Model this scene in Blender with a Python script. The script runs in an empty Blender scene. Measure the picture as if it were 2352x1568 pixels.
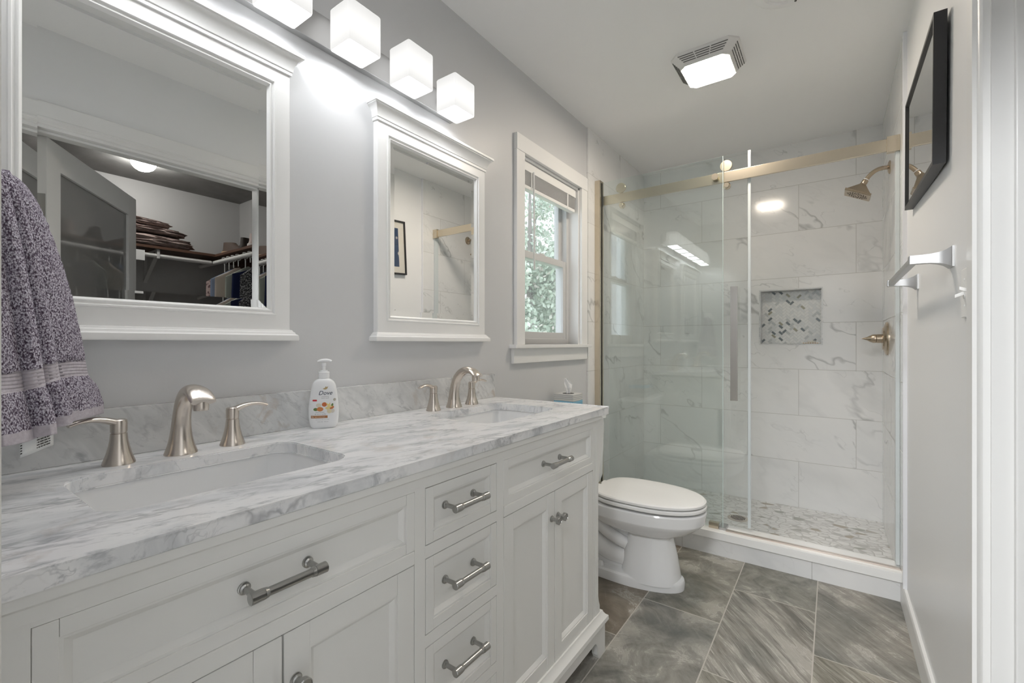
import bpy, bmesh, math, random
from mathutils import Vector, Matrix, noise
random.seed(7)
SC = bpy.context.scene
COL = SC.collection
PI = math.pi
# ---------------------------------------------------------------- camera, world, exposure
F_PX, THETA, V0, CX, HC = 1032.6126, 0.6196, 787.7642, 1.2084, 1.1124
cd = bpy.data.cameras.new('camera'); cam = bpy.data.objects.new('camera', cd); COL.objects.link(cam)
cd.sensor_width = 36.0; cd.lens = 36.0*F_PX/2352.0
cd.shift_y = (V0-784.0)/2352.0
cd.clip_start = 0.01
cam.location = (CX, 0, HC); cam.rotation_euler = (PI/2, 0, THETA)
SC.camera = cam
w = bpy.data.worlds.new('sky'); SC.world = w; w.use_nodes = True
bg = w.node_tree.nodes['Background']; bg.inputs[0].default_value = (0.86, 0.93, 1.0, 1); bg.inputs[1].default_value = 1.5
SC.view_settings.view_transform = 'Standard'; SC.view_settings.look = 'None'
SC.view_settings.gamma = 1; SC.view_settings.use_curve_mapping = False
SC.view_settings.exposure = 1.30
# lamp radiances; the hall one is an added fill
E_SHADE, E_BULB, E_FAN, E_HALL_FILL, E_CLOSET = .41, 10.0, 33.0, 36.0, 34.0
try:
    SC.cycles.max_bounces = 14; SC.cycles.diffuse_bounces = 8; SC.cycles.glossy_bounces = 8
    SC.cycles.transparent_max_bounces = 24; SC.cycles.transmission_bounces = 8
    SC.cycles.sample_clamp_indirect = 6; SC.cycles.caustics_reflective = True
except Exception: pass

# ---------------------------------------------------------------- helpers
def tag(o, label=None, cat=None, group=None, kind=None):
    if label: o['label'] = label
    if cat: o['category'] = cat
    if group: o['group'] = group
    if kind: o['kind'] = kind
    return o
def thing(name, label, cat, loc=(0,0,0), rz=0, group=None):
    o = bpy.data.objects.new(name, None); COL.objects.link(o)
    o.empty_display_size = .05
    o.location = loc; o.rotation_euler = (0, 0, rz)
    return tag(o, label, cat, group)
def obj(name, bm, mat, parent=None, smooth=28, label=None):
    bmesh.ops.remove_doubles(bm, verts=bm.verts, dist=1e-6)
    bmesh.ops.recalc_face_normals(bm, faces=bm.faces)
    if smooth:
        a = math.radians(smooth)
        for f in bm.faces: f.smooth = True
        for e in bm.edges:
            if len(e.link_faces) == 2: e.smooth = e.calc_face_angle(0) < a
    me = bpy.data.meshes.new(name); bm.to_mesh(me); bm.free()
    for m in (mat if isinstance(mat, (list, tuple)) else [mat]): me.materials.append(m)
    o = bpy.data.objects.new(name, me); COL.objects.link(o)
    if parent: o.parent = parent
    if label: o['label'] = label
    if smooth:
        wn = o.modifiers.new('weighted_normals', 'WEIGHTED_NORMAL'); wn.keep_sharp = True; wn.weight = 60
    return o
def struct(name, bm, mat, smooth=28): return tag(obj(name, bm, mat, smooth=smooth), kind='structure')
def B(): return bmesh.new()
def box(bm, x0, x1, y0, y1, z0, z1, bev=0, seg=2, mi=0):
    r = bmesh.ops.create_cube(bm, size=1)
    vs = r['verts']
    for v in vs:
        v.co = Vector(((x0+x1)/2+v.co.x*(x1-x0), (y0+y1)/2+v.co.y*(y1-y0), (z0+z1)/2+v.co.z*(z1-z0)))
    if bev:
        es = list({e for v in vs for e in v.link_edges})
        r2 = bmesh.ops.bevel(bm, geom=es, offset=bev, segments=seg, affect='EDGES', profile=.5)
        fs = r2['faces']
    for v in vs:
        if v.is_valid:
            for f in v.link_faces: f.material_index = mi
    return bm
def bbox(x0, x1, y0, y1, z0, z1, bev=0, seg=2): return box(B(), x0, x1, y0, y1, z0, z1, bev, seg)
def loft(bm, rings, cap0=True, cap1=True, mi=0, closed=True):
    vr = [[bm.verts.new(p) for p in r] for r in rings]
    n = len(vr[0])
    for a, b in zip(vr, vr[1:]):
        for i in range(n if closed else n-1):
            j = (i+1) % n
            f = bm.faces.new((a[i], a[j], b[j], b[i])); f.material_index = mi
    if cap0: bm.faces.new(list(reversed(vr[0]))).material_index = mi
    if cap1: bm.faces.new(vr[-1]).material_index = mi
    return vr
def lathe(bm, prof, c=(0,0,0), n=32, axis='z', mi=0):
    rings = []
    for r, h in prof:
        ring = []
        for i in range(n):
            a = 2*PI*i/n; p, q = max(r, 1e-5)*math.cos(a), max(r, 1e-5)*math.sin(a)
            if axis == 'z': v = (c[0]+p, c[1]+q, c[2]+h)
            elif axis == 'y': v = (c[0]+p, c[1]+h, c[2]+q)
            else: v = (c[0]+h, c[1]+p, c[2]+q)
            ring.append(v)
        rings.append(ring)
    loft(bm, rings, mi=mi); return bm
def sweep(bm, path, side=None, n=20, mi=0, cap=True):
    """path: (point, r_side, r_normal)"""
    P = [Vector(p[0]) for p in path]; rings = []
    for i, p in enumerate(P):
        t = (P[min(i+1, len(P)-1)]-P[max(i-1, 0)]).normalized()
        s = Vector(side) if side else t.orthogonal()
        if not side and i: s = prev - t*prev.dot(t)
        s = (s-t*s.dot(t)).normalized(); prev = s
        nn = t.cross(s)
        rs, rn = path[i][1], path[i][2] if len(path[i]) > 2 else path[i][1]
        rings.append([p+s*rs*math.cos(2*PI*k/n)+nn*rn*math.sin(2*PI*k/n) for k in range(n)])
    loft(bm, rings, cap, cap, mi); return bm
def smoothpath(pts, k=5):
    """catmull-rom through (p, r1, r2)"""
    out = []; L = len(pts)
    arr = [list(p[0])+list(p[1:]) for p in pts]
    for i in range(L-1):
        a, b, c, d = arr[max(i-1, 0)], arr[i], arr[i+1], arr[min(i+2, L-1)]
        for j in range(k):
            t = j/k
            out.append([.5*((2*b[m])+(-a[m]+c[m])*t+(2*a[m]-5*b[m]+4*c[m]-d[m])*t*t+(-a[m]+3*b[m]-3*c[m]+d[m])*t**3) for m in range(len(b))])
    out.append(arr[-1])
    return [(tuple(o[:3]), *o[3:]) for o in out]
def rings2d(bm, a0, a1, b0, b1, prof, mp, fill=True, back=False, mi=0, fmi=None):
    """concentric rectangles; prof = (inset, depth); mp(a, b, depth) -> world"""
    R = []
    for ins, d in prof:
        R.append([mp(a0+ins, b0+ins, d), mp(a1-ins, b0+ins, d), mp(a1-ins, b1-ins, d), mp(a0+ins, b1-ins, d)])
    vr = loft(bm, R, cap0=back, cap1=fill, mi=mi)
    if fmi is not None and fill: bm.faces.ensure_lookup_table(); bm.faces[-1].material_index = fmi
    return bm
def prism(bm, poly, mp, d0, d1, mi=0):
    """poly in (a,b); mp(a,b,d)"""
    loft(bm, [[mp(a, b, d0) for a, b in poly], [mp(a, b, d1) for a, b in poly]], mi=mi); return bm
def sell(cx, cy, z, ax, ay, n=2.5, N=40, egg=0.0):
    r = []
    for i in range(N):
        t = 2*PI*i/N; c, s = math.cos(t), math.sin(t)
        x = ax*math.copysign(abs(c)**(2/n), c); y = ay*math.copysign(abs(s)**(2/n), s)
        y *= (1-egg*(x/ax)) if egg else 1
        r.append((cx+x, cy+y, z))
    return r
def xmap(a, b, d): return (d, a, b)       # a=y, b=z, depth along +x
def copy_tree(o, parent=None):
    c = o.copy(); COL.objects.link(c); c.parent = parent
    for ch in list(o.children): copy_tree(ch, c)
    return c
def text_mesh(s, size, shear=0, extr=0.0, align='CENTER'):
    cu = bpy.data.curves.new('t', 'FONT'); cu.body = s; cu.size = size; cu.shear = shear; cu.extrude = extr
    cu.align_x = align; cu.resolution_u = 3
    o = bpy.data.objects.new('t', cu); COL.objects.link(o)
    dg = bpy.context.evaluated_depsgraph_get()
    me = bpy.data.meshes.new_from_object(o.evaluated_get(dg))
    bm = B(); bm.from_mesh(me)
    bpy.data.objects.remove(o); bpy.data.curves.remove(cu); bpy.data.meshes.remove(me)
    return bm

# ---------------------------------------------------------------- materials
class NT:
    def __init__(s, name):
        s.m = bpy.data.materials.new(name); s.m.use_nodes = True; s.t = s.m.node_tree
        s.t.nodes.clear(); s.out = s.t.nodes.new('ShaderNodeOutputMaterial')
    def n(s, typ, props=None, **ins):
        nd = s.t.nodes.new(typ)
        for k, v in (props or {}).items(): setattr(nd, k, v)
        for k, v in ins.items():
            key = int(k[1:]) if k[0] == 'i' and k[1:].isdigit() else k.replace('_', ' ')
            s.set(nd.inputs[key], v)
        return nd
    def set(s, sock, v):
        if isinstance(v, bpy.types.Node): v = v.outputs[0]
        if isinstance(v, bpy.types.NodeSocket): s.t.links.new(v, sock)
        else:
            if isinstance(v, tuple) and len(v) == 3 and sock.type == 'RGBA': v = (*v, 1)
            sock.default_value = v
    def math(s, op, a, b=0.0, c=None, clamp=False):
        nd = s.n('ShaderNodeMath', dict(operation=op, use_clamp=clamp), i0=a, i1=b)
        if c is not None: s.set(nd.inputs[2], c)
        return nd.outputs[0]
    def vmath(s, op, a, b=(0,0,0)):
        nd = s.n('ShaderNodeVectorMath', dict(operation=op)); s.set(nd.inputs[0], a)
        if op == 'SCALE': s.set(nd.inputs[3], b)
        else: s.set(nd.inputs[1], b)
        return nd.outputs[0]
    def mix(s, f, a, b, blend='MIX'):
        nd = s.n('ShaderNodeMix', dict(data_type='RGBA', blend_type=blend)); s.set(nd.inputs[0], f)
        s.set(nd.inputs[6], a); s.set(nd.inputs[7], b); return nd.outputs[2]
    def ramp(s, f, stops, interp='LINEAR'):
        nd = s.n('ShaderNodeValToRGB'); s.set(nd.inputs[0], f); cr = nd.color_ramp; cr.interpolation = interp
        while len(cr.elements) > 1: cr.elements.remove(cr.elements[-1])
        for i, (p, c) in enumerate(stops):
            e = cr.elements[0] if i == 0 else cr.elements.new(p)
            e.position = p; e.color = (*c, 1) if isinstance(c, tuple) else (c, c, c, 1)
        return nd.outputs[0]
    def pos(s): return s.n('ShaderNodeNewGeometry').outputs['Position']
    def objc(s): return s.n('ShaderNodeTexCoord').outputs['Object']
    def noise(s, vec, scale, detail=3.0, rough=.5, dist=0.0, out=0):
        nd = s.n('ShaderNodeTexNoise', None, Vector=vec, Scale=scale, Detail=detail, Roughness=rough, Distortion=dist)
        return nd.outputs[out]
    def sep(s, v): return s.n('ShaderNodeSeparateXYZ', None, i0=v).outputs
    def comb(s, x, y, z=0.0): return s.n('ShaderNodeCombineXYZ', None, i0=x, i1=y, i2=z).outputs[0]
    def bump(s, h, strength=.3, dist=.001): return s.n('ShaderNodeBump', None, Strength=strength, Distance=dist, Height=h).outputs[0]
    def bsdf(s, color, rough=.5, metal=0.0, normal=None, spec=.5, **kw):
        nd = s.n('ShaderNodeBsdfPrincipled', None, Base_Color=color, Roughness=rough, Metallic=metal)
        nd.inputs['Specular IOR Level'].default_value = spec
        for k, v in kw.items(): s.set(nd.inputs[k.replace('_', ' ')], v)
        if normal is not None: s.set(nd.inputs['Normal'], normal)
        return nd.outputs[0]
    def done(s, sh, disp=None): s.t.links.new(sh, s.out.inputs[0]); return s.m
def plain(name, color, rough=.5, metal=0.0, spec=.5, bump=0, bscale=200, var=0, **kw):
    t = NT(name); col = color; nrm = None
    p = t.objc() if (bump or var) else None
    if var: col = t.mix(t.noise(p, 6.0), tuple(c*(1-var) for c in color), tuple(min(1, c*(1+var)) for c in color))
    if bump: nrm = t.bump(t.noise(p, bscale), bump, .001)
    return t.done(t.bsdf(col, rough, metal, nrm, spec, **kw))
def emit(name, color, strength):
    t = NT(name); return t.done(t.n('ShaderNodeEmission', None, Color=color, Strength=strength).outputs[0])

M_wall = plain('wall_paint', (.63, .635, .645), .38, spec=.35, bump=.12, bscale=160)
M_wallr_lit = plain('wall_paint_right_lit', (.81, .815, .82), .33, spec=.4, bump=.10, bscale=160)  # grey wall paint lightened; the vanity lights' brightness is put into the colour
M_ceil = plain('ceiling_paint', (.90, .90, .90), .6, spec=.2, bump=.05, bscale=120)
M_trim = plain('white_trim_paint', (.80, .80, .79), .3, spec=.4)
M_frame = plain('mirror_frame_paint', (.86, .86, .85), .3, spec=.4)
M_cab = plain('cabinet_paint', (.80, .80, .78), .35, spec=.4)
M_dark = plain('dark_gap', (.05, .05, .05), .8)
M_nickel = plain('brushed_nickel', (.66, .60, .54), .27, 1.0, bump=.04, bscale=900)
M_brz = plain('shower_brushed_nickel', (.52, .43, .33), .26, 1.0)
M_hndl = plain('satin_door_handle', (.56, .54, .51), .24, 1.0)
M_railm = plain('brushed_rail_metal', (.66, .585, .47), .24, 1.0)
M_pull = plain('dark_nickel_pull', (.42, .42, .41), .28, 1.0)
M_chromeb = plain('satin_chrome', (.52, .52, .52), .38, 1.0)
M_porc = plain('white_porcelain', (.84, .845, .85), .08, spec=.6)
M_seat = plain('toilet_seat_plastic', (.86, .86, .85), .18, spec=.5)
M_mirror = plain('mirror_silver', (.90, .91, .91), 0.0, 1.0)
M_black = plain('black_frame_wood', (.022, .022, .024), .45)
M_plastic = plain('white_plastic', (.85, .85, .84), .35)
M_quartz = plain('white_quartz', (.86, .86, .85), .2, spec=.5)
M_vinyl = plain('window_vinyl', (.60, .60, .60), .35)
M_rubber = plain('dark_rubber', (.03, .03, .03), .6)

def glass_mat(name, tint, refl=1.0, ior=1.5):
    t = NT(name)
    bf = t.n('ShaderNodeNewGeometry').outputs['Backfacing']      # same reflectance from either side of the thin pane
    fr = t.n('ShaderNodeFresnel', None, IOR=t.math('ADD', ior, t.math('MULTIPLY', bf, 1.0/ior-ior))).outputs[0]
    if refl != 1.0: fr = t.math('MULTIPLY', fr, refl)
    tr = t.n('ShaderNodeBsdfTransparent', None, Color=tint).outputs[0]
    gl = t.n('ShaderNodeBsdfGlossy', None, Color=(1, 1, 1), Roughness=0.0).outputs[0]
    return t.done(t.n('ShaderNodeMixShader', None, i0=fr, i1=tr, i2=gl).outputs[0])
M_glass = glass_mat('shower_glass', (.966, .988, .982), 1.6)
M_glass2 = glass_mat('clear_shower_glass', (.982, .992, .988), 1.3)
M_wglass = glass_mat('window_glass', (.97, .98, .98))
M_gedge = plain('glass_edge', (.62, .74, .72), .15, spec=.6)
M_gedge2 = plain('clear_seal_strip', (.64, .69, .70), .25, spec=.6)

def vein_layers(t, p, s1=1.4, s2=3.2, width=.035, warp=.35):
    """thin wandering veins, returns 0..1 mask"""
    wv = t.noise(p, s1*1.3, 5.0, .6, out=1)
    wp = t.vmath('ADD', p, t.vmath('SCALE', t.vmath('SUBTRACT', wv, (.5, .5, .5)), warp))
    def one(sc, wd, th0, th1):
        n1 = t.noise(wp, sc, 4.0, .58)
        a = t.math('ABSOLUTE', t.math('SUBTRACT', n1, .5))
        line = t.math('SUBTRACT', 1.0, t.math('DIVIDE', a, wd), clamp=True)
        msk = t.noise(wp, sc*.9+.7, 2.0, .5)
        m = t.n('ShaderNodeMapRange', None, Value=msk); m.inputs['From Min'].default_value = th0; m.inputs['From Max'].default_value = th1
        return t.math('MULTIPLY', line, m.outputs[0])
    a = one(s1, width, .47, .62); b = one(s2, width*.55, .5, .68)
    return t.math('MAXIMUM', a, t.math('MULTIPLY', b, .7))
def tile_mat(name, ua, brick_w, row_h, off_u, off_z, first_half=False, grout=(.52, .515, .50), rough=.12):
    """polished white porcelain tiles with grey marble veins; ua = 'x' or 'y' running coordinate"""
    t = NT(name); P = t.sep(t.pos())
    u = t.math('ADD', P[0] if ua == 'x' else P[1], off_u); z = t.math('ADD', P[2], off_z)
    br = t.n('ShaderNodeTexBrick', dict(offset=.5, offset_frequency=2, squash=1.0), Vector=t.comb(u, z), Color1=(0, 0, 0), Color2=(1, 1, 1),
             Mortar=(.5, .5, .5), Scale=1.0, Mortar_Size=.0016, Mortar_Smooth=.1, Bias=0.0, Brick_Width=brick_w, Row_Height=row_h)
    seed = br.outputs[0]
    p = t.comb(t.math('ADD', u, t.math('MULTIPLY', seed, 9.0)), t.math('ADD', t.math('MULTIPLY', z, 1.0), t.math('MULTIPLY', seed, 5.0)), t.math('MULTIPLY', seed, 13.0))
    rot = t.n('ShaderNodeVectorRotate', dict(rotation_type='Z_AXIS'), Vector=p, Angle=.6).outputs[0]
    rot = t.vmath('MULTIPLY', rot, (1.0, 1.9, 1.0))
    v = vein_layers(t, rot, .85, 1.9, .012, .45)
    v2 = vein_layers(t, t.vmath('ADD', rot, (3.7, 1.9, .6)), .8, 1.9, .045, .5)
    cloud = t.noise(rot, 2.0, 4.0, .6)
    base = t.ramp(cloud, [(.35, (.80, .80, .795)), (.65, (.76, .765, .765))])
    c = t.mix(t.math('MULTIPLY', v2, .22), base, (.45, .46, .46))
    c = t.mix(t.math('MULTIPLY', v, .72), c, (.34, .35, .35))
    c = t.mix(br.outputs[1], c, grout)
    rg = t.math('ADD', t.math('MULTIPLY', br.outputs[1], .5), rough)
    nrm = t.bump(t.math('SUBTRACT', 1.0, br.outputs[1]), .3, .001)
    return t.done(t.bsdf(c, rg, 0, nrm, .5))
M_tile_back = tile_mat('shower_tile_back', 'x', .5915, .2985, 4*.5915-.4375+.5915/2*0, 3*.2985-.048)
M_tile_side = tile_mat('shower_tile_side', 'y', .5915, .2985, .28, 3*.2985-.048)
M_tile_curb = tile_mat('curb_tile', 'x', .5915, .60, .35, .2)

def marble_mat(name, plane='top'):
    t = NT(name); P = t.pos()
    ang = .95 if plane == 'top' else .5
    if plane == 'top':
        q = t.n('ShaderNodeVectorRotate', dict(rotation_type='Z_AXIS'), Vector=P, Angle=-1.35).outputs[0]
        q = t.vmath('MULTIPLY', q, (1.0, 3.0, 1.0))
    else:
        q = t.n('ShaderNodeVectorRotate', dict(rotation_type='X_AXIS'), Vector=P, Angle=.75).outputs[0]
        q = t.vmath('MULTIPLY', q, (1.0, 1.0, 2.2))
    top = plane == 'top'
    cl = t.noise(q, 5.0, 7.0, .62, .7)
    fine = t.noise(q, 17.0, 7.0, .68, 1.0)
    v = vein_layers(t, q, 3.6, 9.0, .030, .22)
    if top: c = t.ramp(cl, [(.30, (.56, .575, .60)), (.44, (.76, .77, .785)), (.54, (.86, .86, .865))])
    else: c = t.ramp(cl, [(.30, (.55, .56, .57)), (.46, (.66, .67, .67)), (.60, (.74, .745, .745))])
    c = t.mix(t.ramp(fine, [(.34, .75), (.46, 0.0)]), c, (.46, .475, .50) if top else (.50, .51, .52))
    c = t.mix(t.math('MULTIPLY', v, .60), c, (.28, .29, .31))
    br = t.noise(P, 16.0, 4.0, .6, .5); br2 = t.noise(P, 3.0, 2.0)
    bm_ = t.math('MULTIPLY', t.ramp(br, [(.56, 0.0), (.68, 1.0)]), t.ramp(br2, [(.46, 0.0), (.62, .5 if plane != 'top' else .28)]))
    c = t.mix(bm_, c, (.42, .33, .26))
    return t.done(t.bsdf(c, .13, 0, None, .5))
M_marble = marble_mat('carrara_marble_top'); M_marbles = marble_mat('carrara_marble_splash', 's')

def floor_mat():
    t = NT('slate_floor_tile'); P = t.sep(t.pos())
    u = t.math('ADD', P[1], 9.734); vv = t.math('ADD', P[0], 10*.3075-.2295)
    br = t.n('ShaderNodeTexBrick', dict(offset=.5, offset_frequency=2, squash=1.0), Vector=t.comb(u, vv), Color1=(0, 0, 0), Color2=(1, 1, 1),
             Mortar=(.5, .5, .5), Scale=1.0, Mortar_Size=.0022, Mortar_Smooth=.1, Bias=0.0, Brick_Width=.614, Row_Height=.3075)
    seed = br.outputs[0]
    p = t.comb(t.math('ADD', P[0], t.math('MULTIPLY', seed, 7.0)), t.math('ADD', P[1], t.math('MULTIPLY', seed, 11.0)), t.math('MULTIPLY', seed, 17.0))
    ang = t.ramp(t.math('FRACT', t.math('MULTIPLY', seed, 7.31)), [(0, .80/2), (.38, 1.0/2), (.66, .0), (.82, .9/2)], 'CONSTANT'); ang = t.math('MULTIPLY', ang, 2.0)
    q = t.n('ShaderNodeVectorRotate', dict(rotation_type='Z_AXIS'), Vector=p, Angle=ang).outputs[0]
    wv = t.noise(q, 3.0, 3.0, .5, out=1)
    q = t.vmath('ADD', q, t.vmath('SCALE', t.vmath('SUBTRACT', wv, (.5, .5, .5)), .06))
    qs = t.vmath('MULTIPLY', q, (1.0, 9.0, 1.0))
    streak = t.noise(qs, 2.4, 9.0, .66, .25)
    fine = t.noise(t.vmath('MULTIPLY', q, (1.5, 26.0, 1.0)), 4.0, 8.0, .7)
    cloud = t.noise(p, 3.5, 4.0, .6)
    flat = t.ramp(t.math('FRACT', t.math('MULTIPLY', seed, 5.13)), [(0, .85), (.28, .05), (.62, .45), (.80, 0.0)], 'CONSTANT')
    iso = t.noise(p, 7.0, 9.0, .68, .6)
    streak = t.math('ADD', t.math('MULTIPLY', streak, t.math('SUBTRACT', 1.0, flat)), t.math('MULTIPLY', iso, flat))
    hue = t.math('FRACT', t.math('ADD', t.math('MULTIPLY', seed, 3.77), t.math('MULTIPLY', cloud, .5)))
    dark = t.ramp(hue, [(.0, (.150, .122, .094)), (.35, (.155, .145, .115)), (.65, (.125, .132, .125)), (1.0, (.19, .165, .135))])
    light = t.ramp(hue, [(.0, (.30, .255, .205)), (.4, (.43, .405, .345)), (.7, (.39, .385, .35)), (1.0, (.48, .44, .385))])
    c = t.mix(t.ramp(streak, [(.38, 0.0), (.60, 1.0)]), dark, light)
    c = t.mix(t.ramp(cloud, [(.35, .55), (.55, 0.0)]), c, dark)
    a = t.math('ABSOLUTE', t.math('SUBTRACT', streak, .56))
    c = t.mix(t.math('MULTIPLY', t.math('SUBTRACT', 1.0, t.math('DIVIDE', a, .018), clamp=True), t.ramp(cloud, [(.42, 0.0), (.6, .85)])), c, (.58, .56, .52))
    c = t.mix(t.math('MULTIPLY', t.ramp(fine, [(.56, 0.0), (.66, .75)]), t.math('SUBTRACT', 1.0, flat)), c, (.60, .58, .53))
    c = t.mix(t.math('MULTIPLY', t.ramp(fine, [(.32, .75), (.42, 0.0)]), t.math('SUBTRACT', 1.0, flat)), c, (.075, .07, .06))
    c = t.mix(t.math('MULTIPLY', t.noise(p, 260.0, 2.0), .22), c, (.09, .09, .085))
    c = t.mix(br.outputs[1], c, (.50, .47, .43))
    nrm = t.bump(t.math('ADD', t.math('MULTIPLY', streak, .25), t.math('SUBTRACT', 1.0, br.outputs[1])), .25, .002)
    return t.done(t.bsdf(c, .45, 0, nrm, .4))
M_floor = floor_mat()

def pebble_mat():
    t = NT('pebble_mosaic'); P = t.sep(t.pos())
    p = t.comb(t.math('MULTIPLY', P[0], .72), P[1], 0.0)
    p = t.vmath('ADD', p, t.vmath('SCALE', t.noise(p, 14.0, 1.0, .5, out=1), .012))
    e = t.n('ShaderNodeTexVoronoi', dict(feature='DISTANCE_TO_EDGE'), Vector=p, Scale=29.0).outputs[0]
    cnode = t.n('ShaderNodeTexVoronoi', dict(feature='F1'), Vector=p, Scale=29.0)
    r = t.sep(cnode.outputs[1])
    c = t.ramp(r[0], [(0.0, (.83, .83, .82)), (.45, (.78, .78, .77)), (.78, (.70, .70, .69)), (.88, (.52, .52, .50)), (.93, (.36, .37, .33)), (.965, (.40, .35, .28))], 'CONSTANT')
    c = t.mix(t.math('MULTIPLY', t.noise(p, 60.0, 3.0), .18), c, (.6, .6, .59))
    g = t.ramp(e, [(.035, 1.0), (.075, 0.0)])
    c = t.mix(g, c, (.58, .575, .56))
    nrm = t.bump(t.ramp(e, [(.02, 0.0), (.16, 1.0)]), .4, .003)
    return t.done(t.bsdf(c, .3, 0, nrm, .5))
M_pebble = pebble_mat()

def shade_mat():
    t = NT('opal_glass_shade')
    S = t.sep(t.objc())
    zz = t.math('SUBTRACT', S[2], .045); g = t.math('EXPONENT', t.math('MULTIPLY', t.math('MULTIPLY', zz, zz), -420.0))
    st = t.math('MULTIPLY', t.math('ADD', .72, t.math('MULTIPLY', g, .30)), E_SHADE)
    em = t.n('ShaderNodeEmission', None, Color=(1, .99, .97), Strength=st).outputs[0]
    df = t.bsdf((.10, .10, .10), .15)
    return t.done(t.n('ShaderNodeAddShader', None, i0=em, i1=df).outputs[0])
M_shade = shade_mat()
M_bulb = emit('lit_shade_opening', (.97, .985, 1.0), E_BULB)
M_fan = emit('lit_fan_lens', (1.0, .88, .74), E_FAN)
M_hall_fill = emit('hall_fill_glow', (.97, .985, 1.0), E_HALL_FILL)  # glow of the added fill lamp in the hall
M_closl = emit('closet_lamp_glass', (1.0, .97, .92), E_CLOSET)

# ---------------------------------------------------------------- room shell
XR, YB, H, YT = 1.4605, 3.447, 2.411, 2.475
WZ0, WZ1, WY0, WY1 = 1.106, 2.015, 1.775, 2.37      # window opening
bm = B(); 
for (y0, y1, z0, z1) in ((-.01, WY0, 0, H), (WY1, 3.56, 0, H), (WY0, WY1, 0, WZ0), (WY0, WY1, WZ1, H)):
    box(bm, -.14, 0, y0, y1, z0, z1)
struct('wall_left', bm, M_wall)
DY0, DY1, DZ = .365, 1.262, 2.012                     # closet doorway
bm = B()
for (y0, y1, z0, z1) in ((-.12, DY0, 0, H), (DY1, 3.56, 0, H), (DY0, DY1, DZ, H)):
    box(bm, XR, XR+.115, y0, y1, z0, z1)
struct('wall_right', bm, M_wallr_lit)
struct('wall_shower', bbox(-.14, XR+.115, YB+.10, YB+.2, 0, H), M_tile_back)
bm = B()                                            # tile face with niche hole
NX0, NX1, NZ0, NZ1 = .803, 1.1585, 1.10, 1.468
for (x0, x1, z0, z1) in ((0, NX0, 0, H), (NX1, XR, 0, H), (NX0, NX1, 0, NZ0), (NX0, NX1, NZ1, H)):
    box(bm, x0, x1, YB, YB+.10, z0, z1)
struct('wall_shower_tile', bm, M_tile_back)
struct('wall_left_tile', bbox(0, .011, 2.467, YB, 0, H, .001), M_tile_side)
struct('wall_right_tile', bbox(XR-.011, XR, 2.484, YB, 0, H, .001), M_tile_side)
M_sealw = plain('white_tile_edge', (.80, .81, .84), .3)
struct('trim_1', bbox(XR-.0135, XR+.001, 2.476, 2.486, .087, H-.001, .001), M_sealw)
struct('floor', bbox(-.5, 2.7, -2.7, 2.56, -.08, 0), M_floor)
struct('ceiling', bbox(-.14, XR+.115, -.12, 3.56, H, H+.1), M_ceil)
# front wall (behind camera plane) with doorway, hall beyond
bm = B(); box(bm, -.14, .82, -.13, -.01, 0, H); box(bm, .82, XR, -.13, -.01, 2.04, H)
struct('wall_front', bm, M_wall)
bm = B(); box(bm, .80, .89, -.012, .033, 0, 2.13, .003); box(bm, .80, XR, -.012, .033, 2.04, 2.13, .003)
struct('trim_2', bm, M_trim)
struct('trim_3', bbox(.82, .84, -.13, -.01, 0, 2.04, .001), M_trim)
bm = B(); box(bm, -.6, -.5, -2.7, -.13, 0, H); struct('wall_hall_left', bm, M_wall)
bm = B(); box(bm, 2.7, 2.8, -2.7, -.5, 0, H); box(bm, XR+.115, 2.8, -.5, -.4, 0, H); box(bm, XR+.015, XR+.115, -.5, -.12, 0, H); struct('wall_hall_right', bm, M_wall)
struct('wall_hall_back', bbox(-.6, 2.8, -2.8, -2.7, 0, H), M_wall)
struct('ceiling_hall', bbox(-.6, 2.8, -2.8, -.12, H, H+.1), M_ceil)
box_ = bbox(-.5, -.14, -.13, -.03, 0, H); struct('wall_hall_corner', box_, M_wall)
t = thing('hall_fill_lamp', 'added round glass fill lamp, unseen on the hall ceiling behind the bathroom doorway', 'ceiling lamp', (1.1, -1.3, H))  # lamp added out of view to brighten the bathroom through the doorway
obj('lamp_base', lathe(B(), [(.38, -.02), (.38, 0)], n=40), M_plastic, t)
obj('fill_lamp_glass', lathe(B(), [(.0, -.11), (.16, -.105), (.28, -.08), (.35, -.05), (.37, -.02)], n=40), M_hall_fill, t)

# shower floor, curb
struct('floor_shower', bbox(0.0, XR, 2.66, YB+.02, 0, .049), M_pebble)
bm = B(); box(bm, .0, XR, 2.545, 2.66, 0, .087); struct('trim_4', bm, M_tile_curb)
struct('trim_5', bbox(.0, XR-.006, 2.53, 2.668, .087, .127, .003), M_quartz)
# baseboards
bm = B(); prism(bm, [(XR, 0), (XR-.015, 0), (XR-.015, .075), (XR-.009, .087), (XR, .087)], lambda a, b, d: (a, d, b), 1.354, 2.545)
struct('baseboard_right', bm, M_trim)
struct('baseboard_left', bbox(0, .014, 1.56, 2.545, 0, .087, .002), M_trim)

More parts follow.
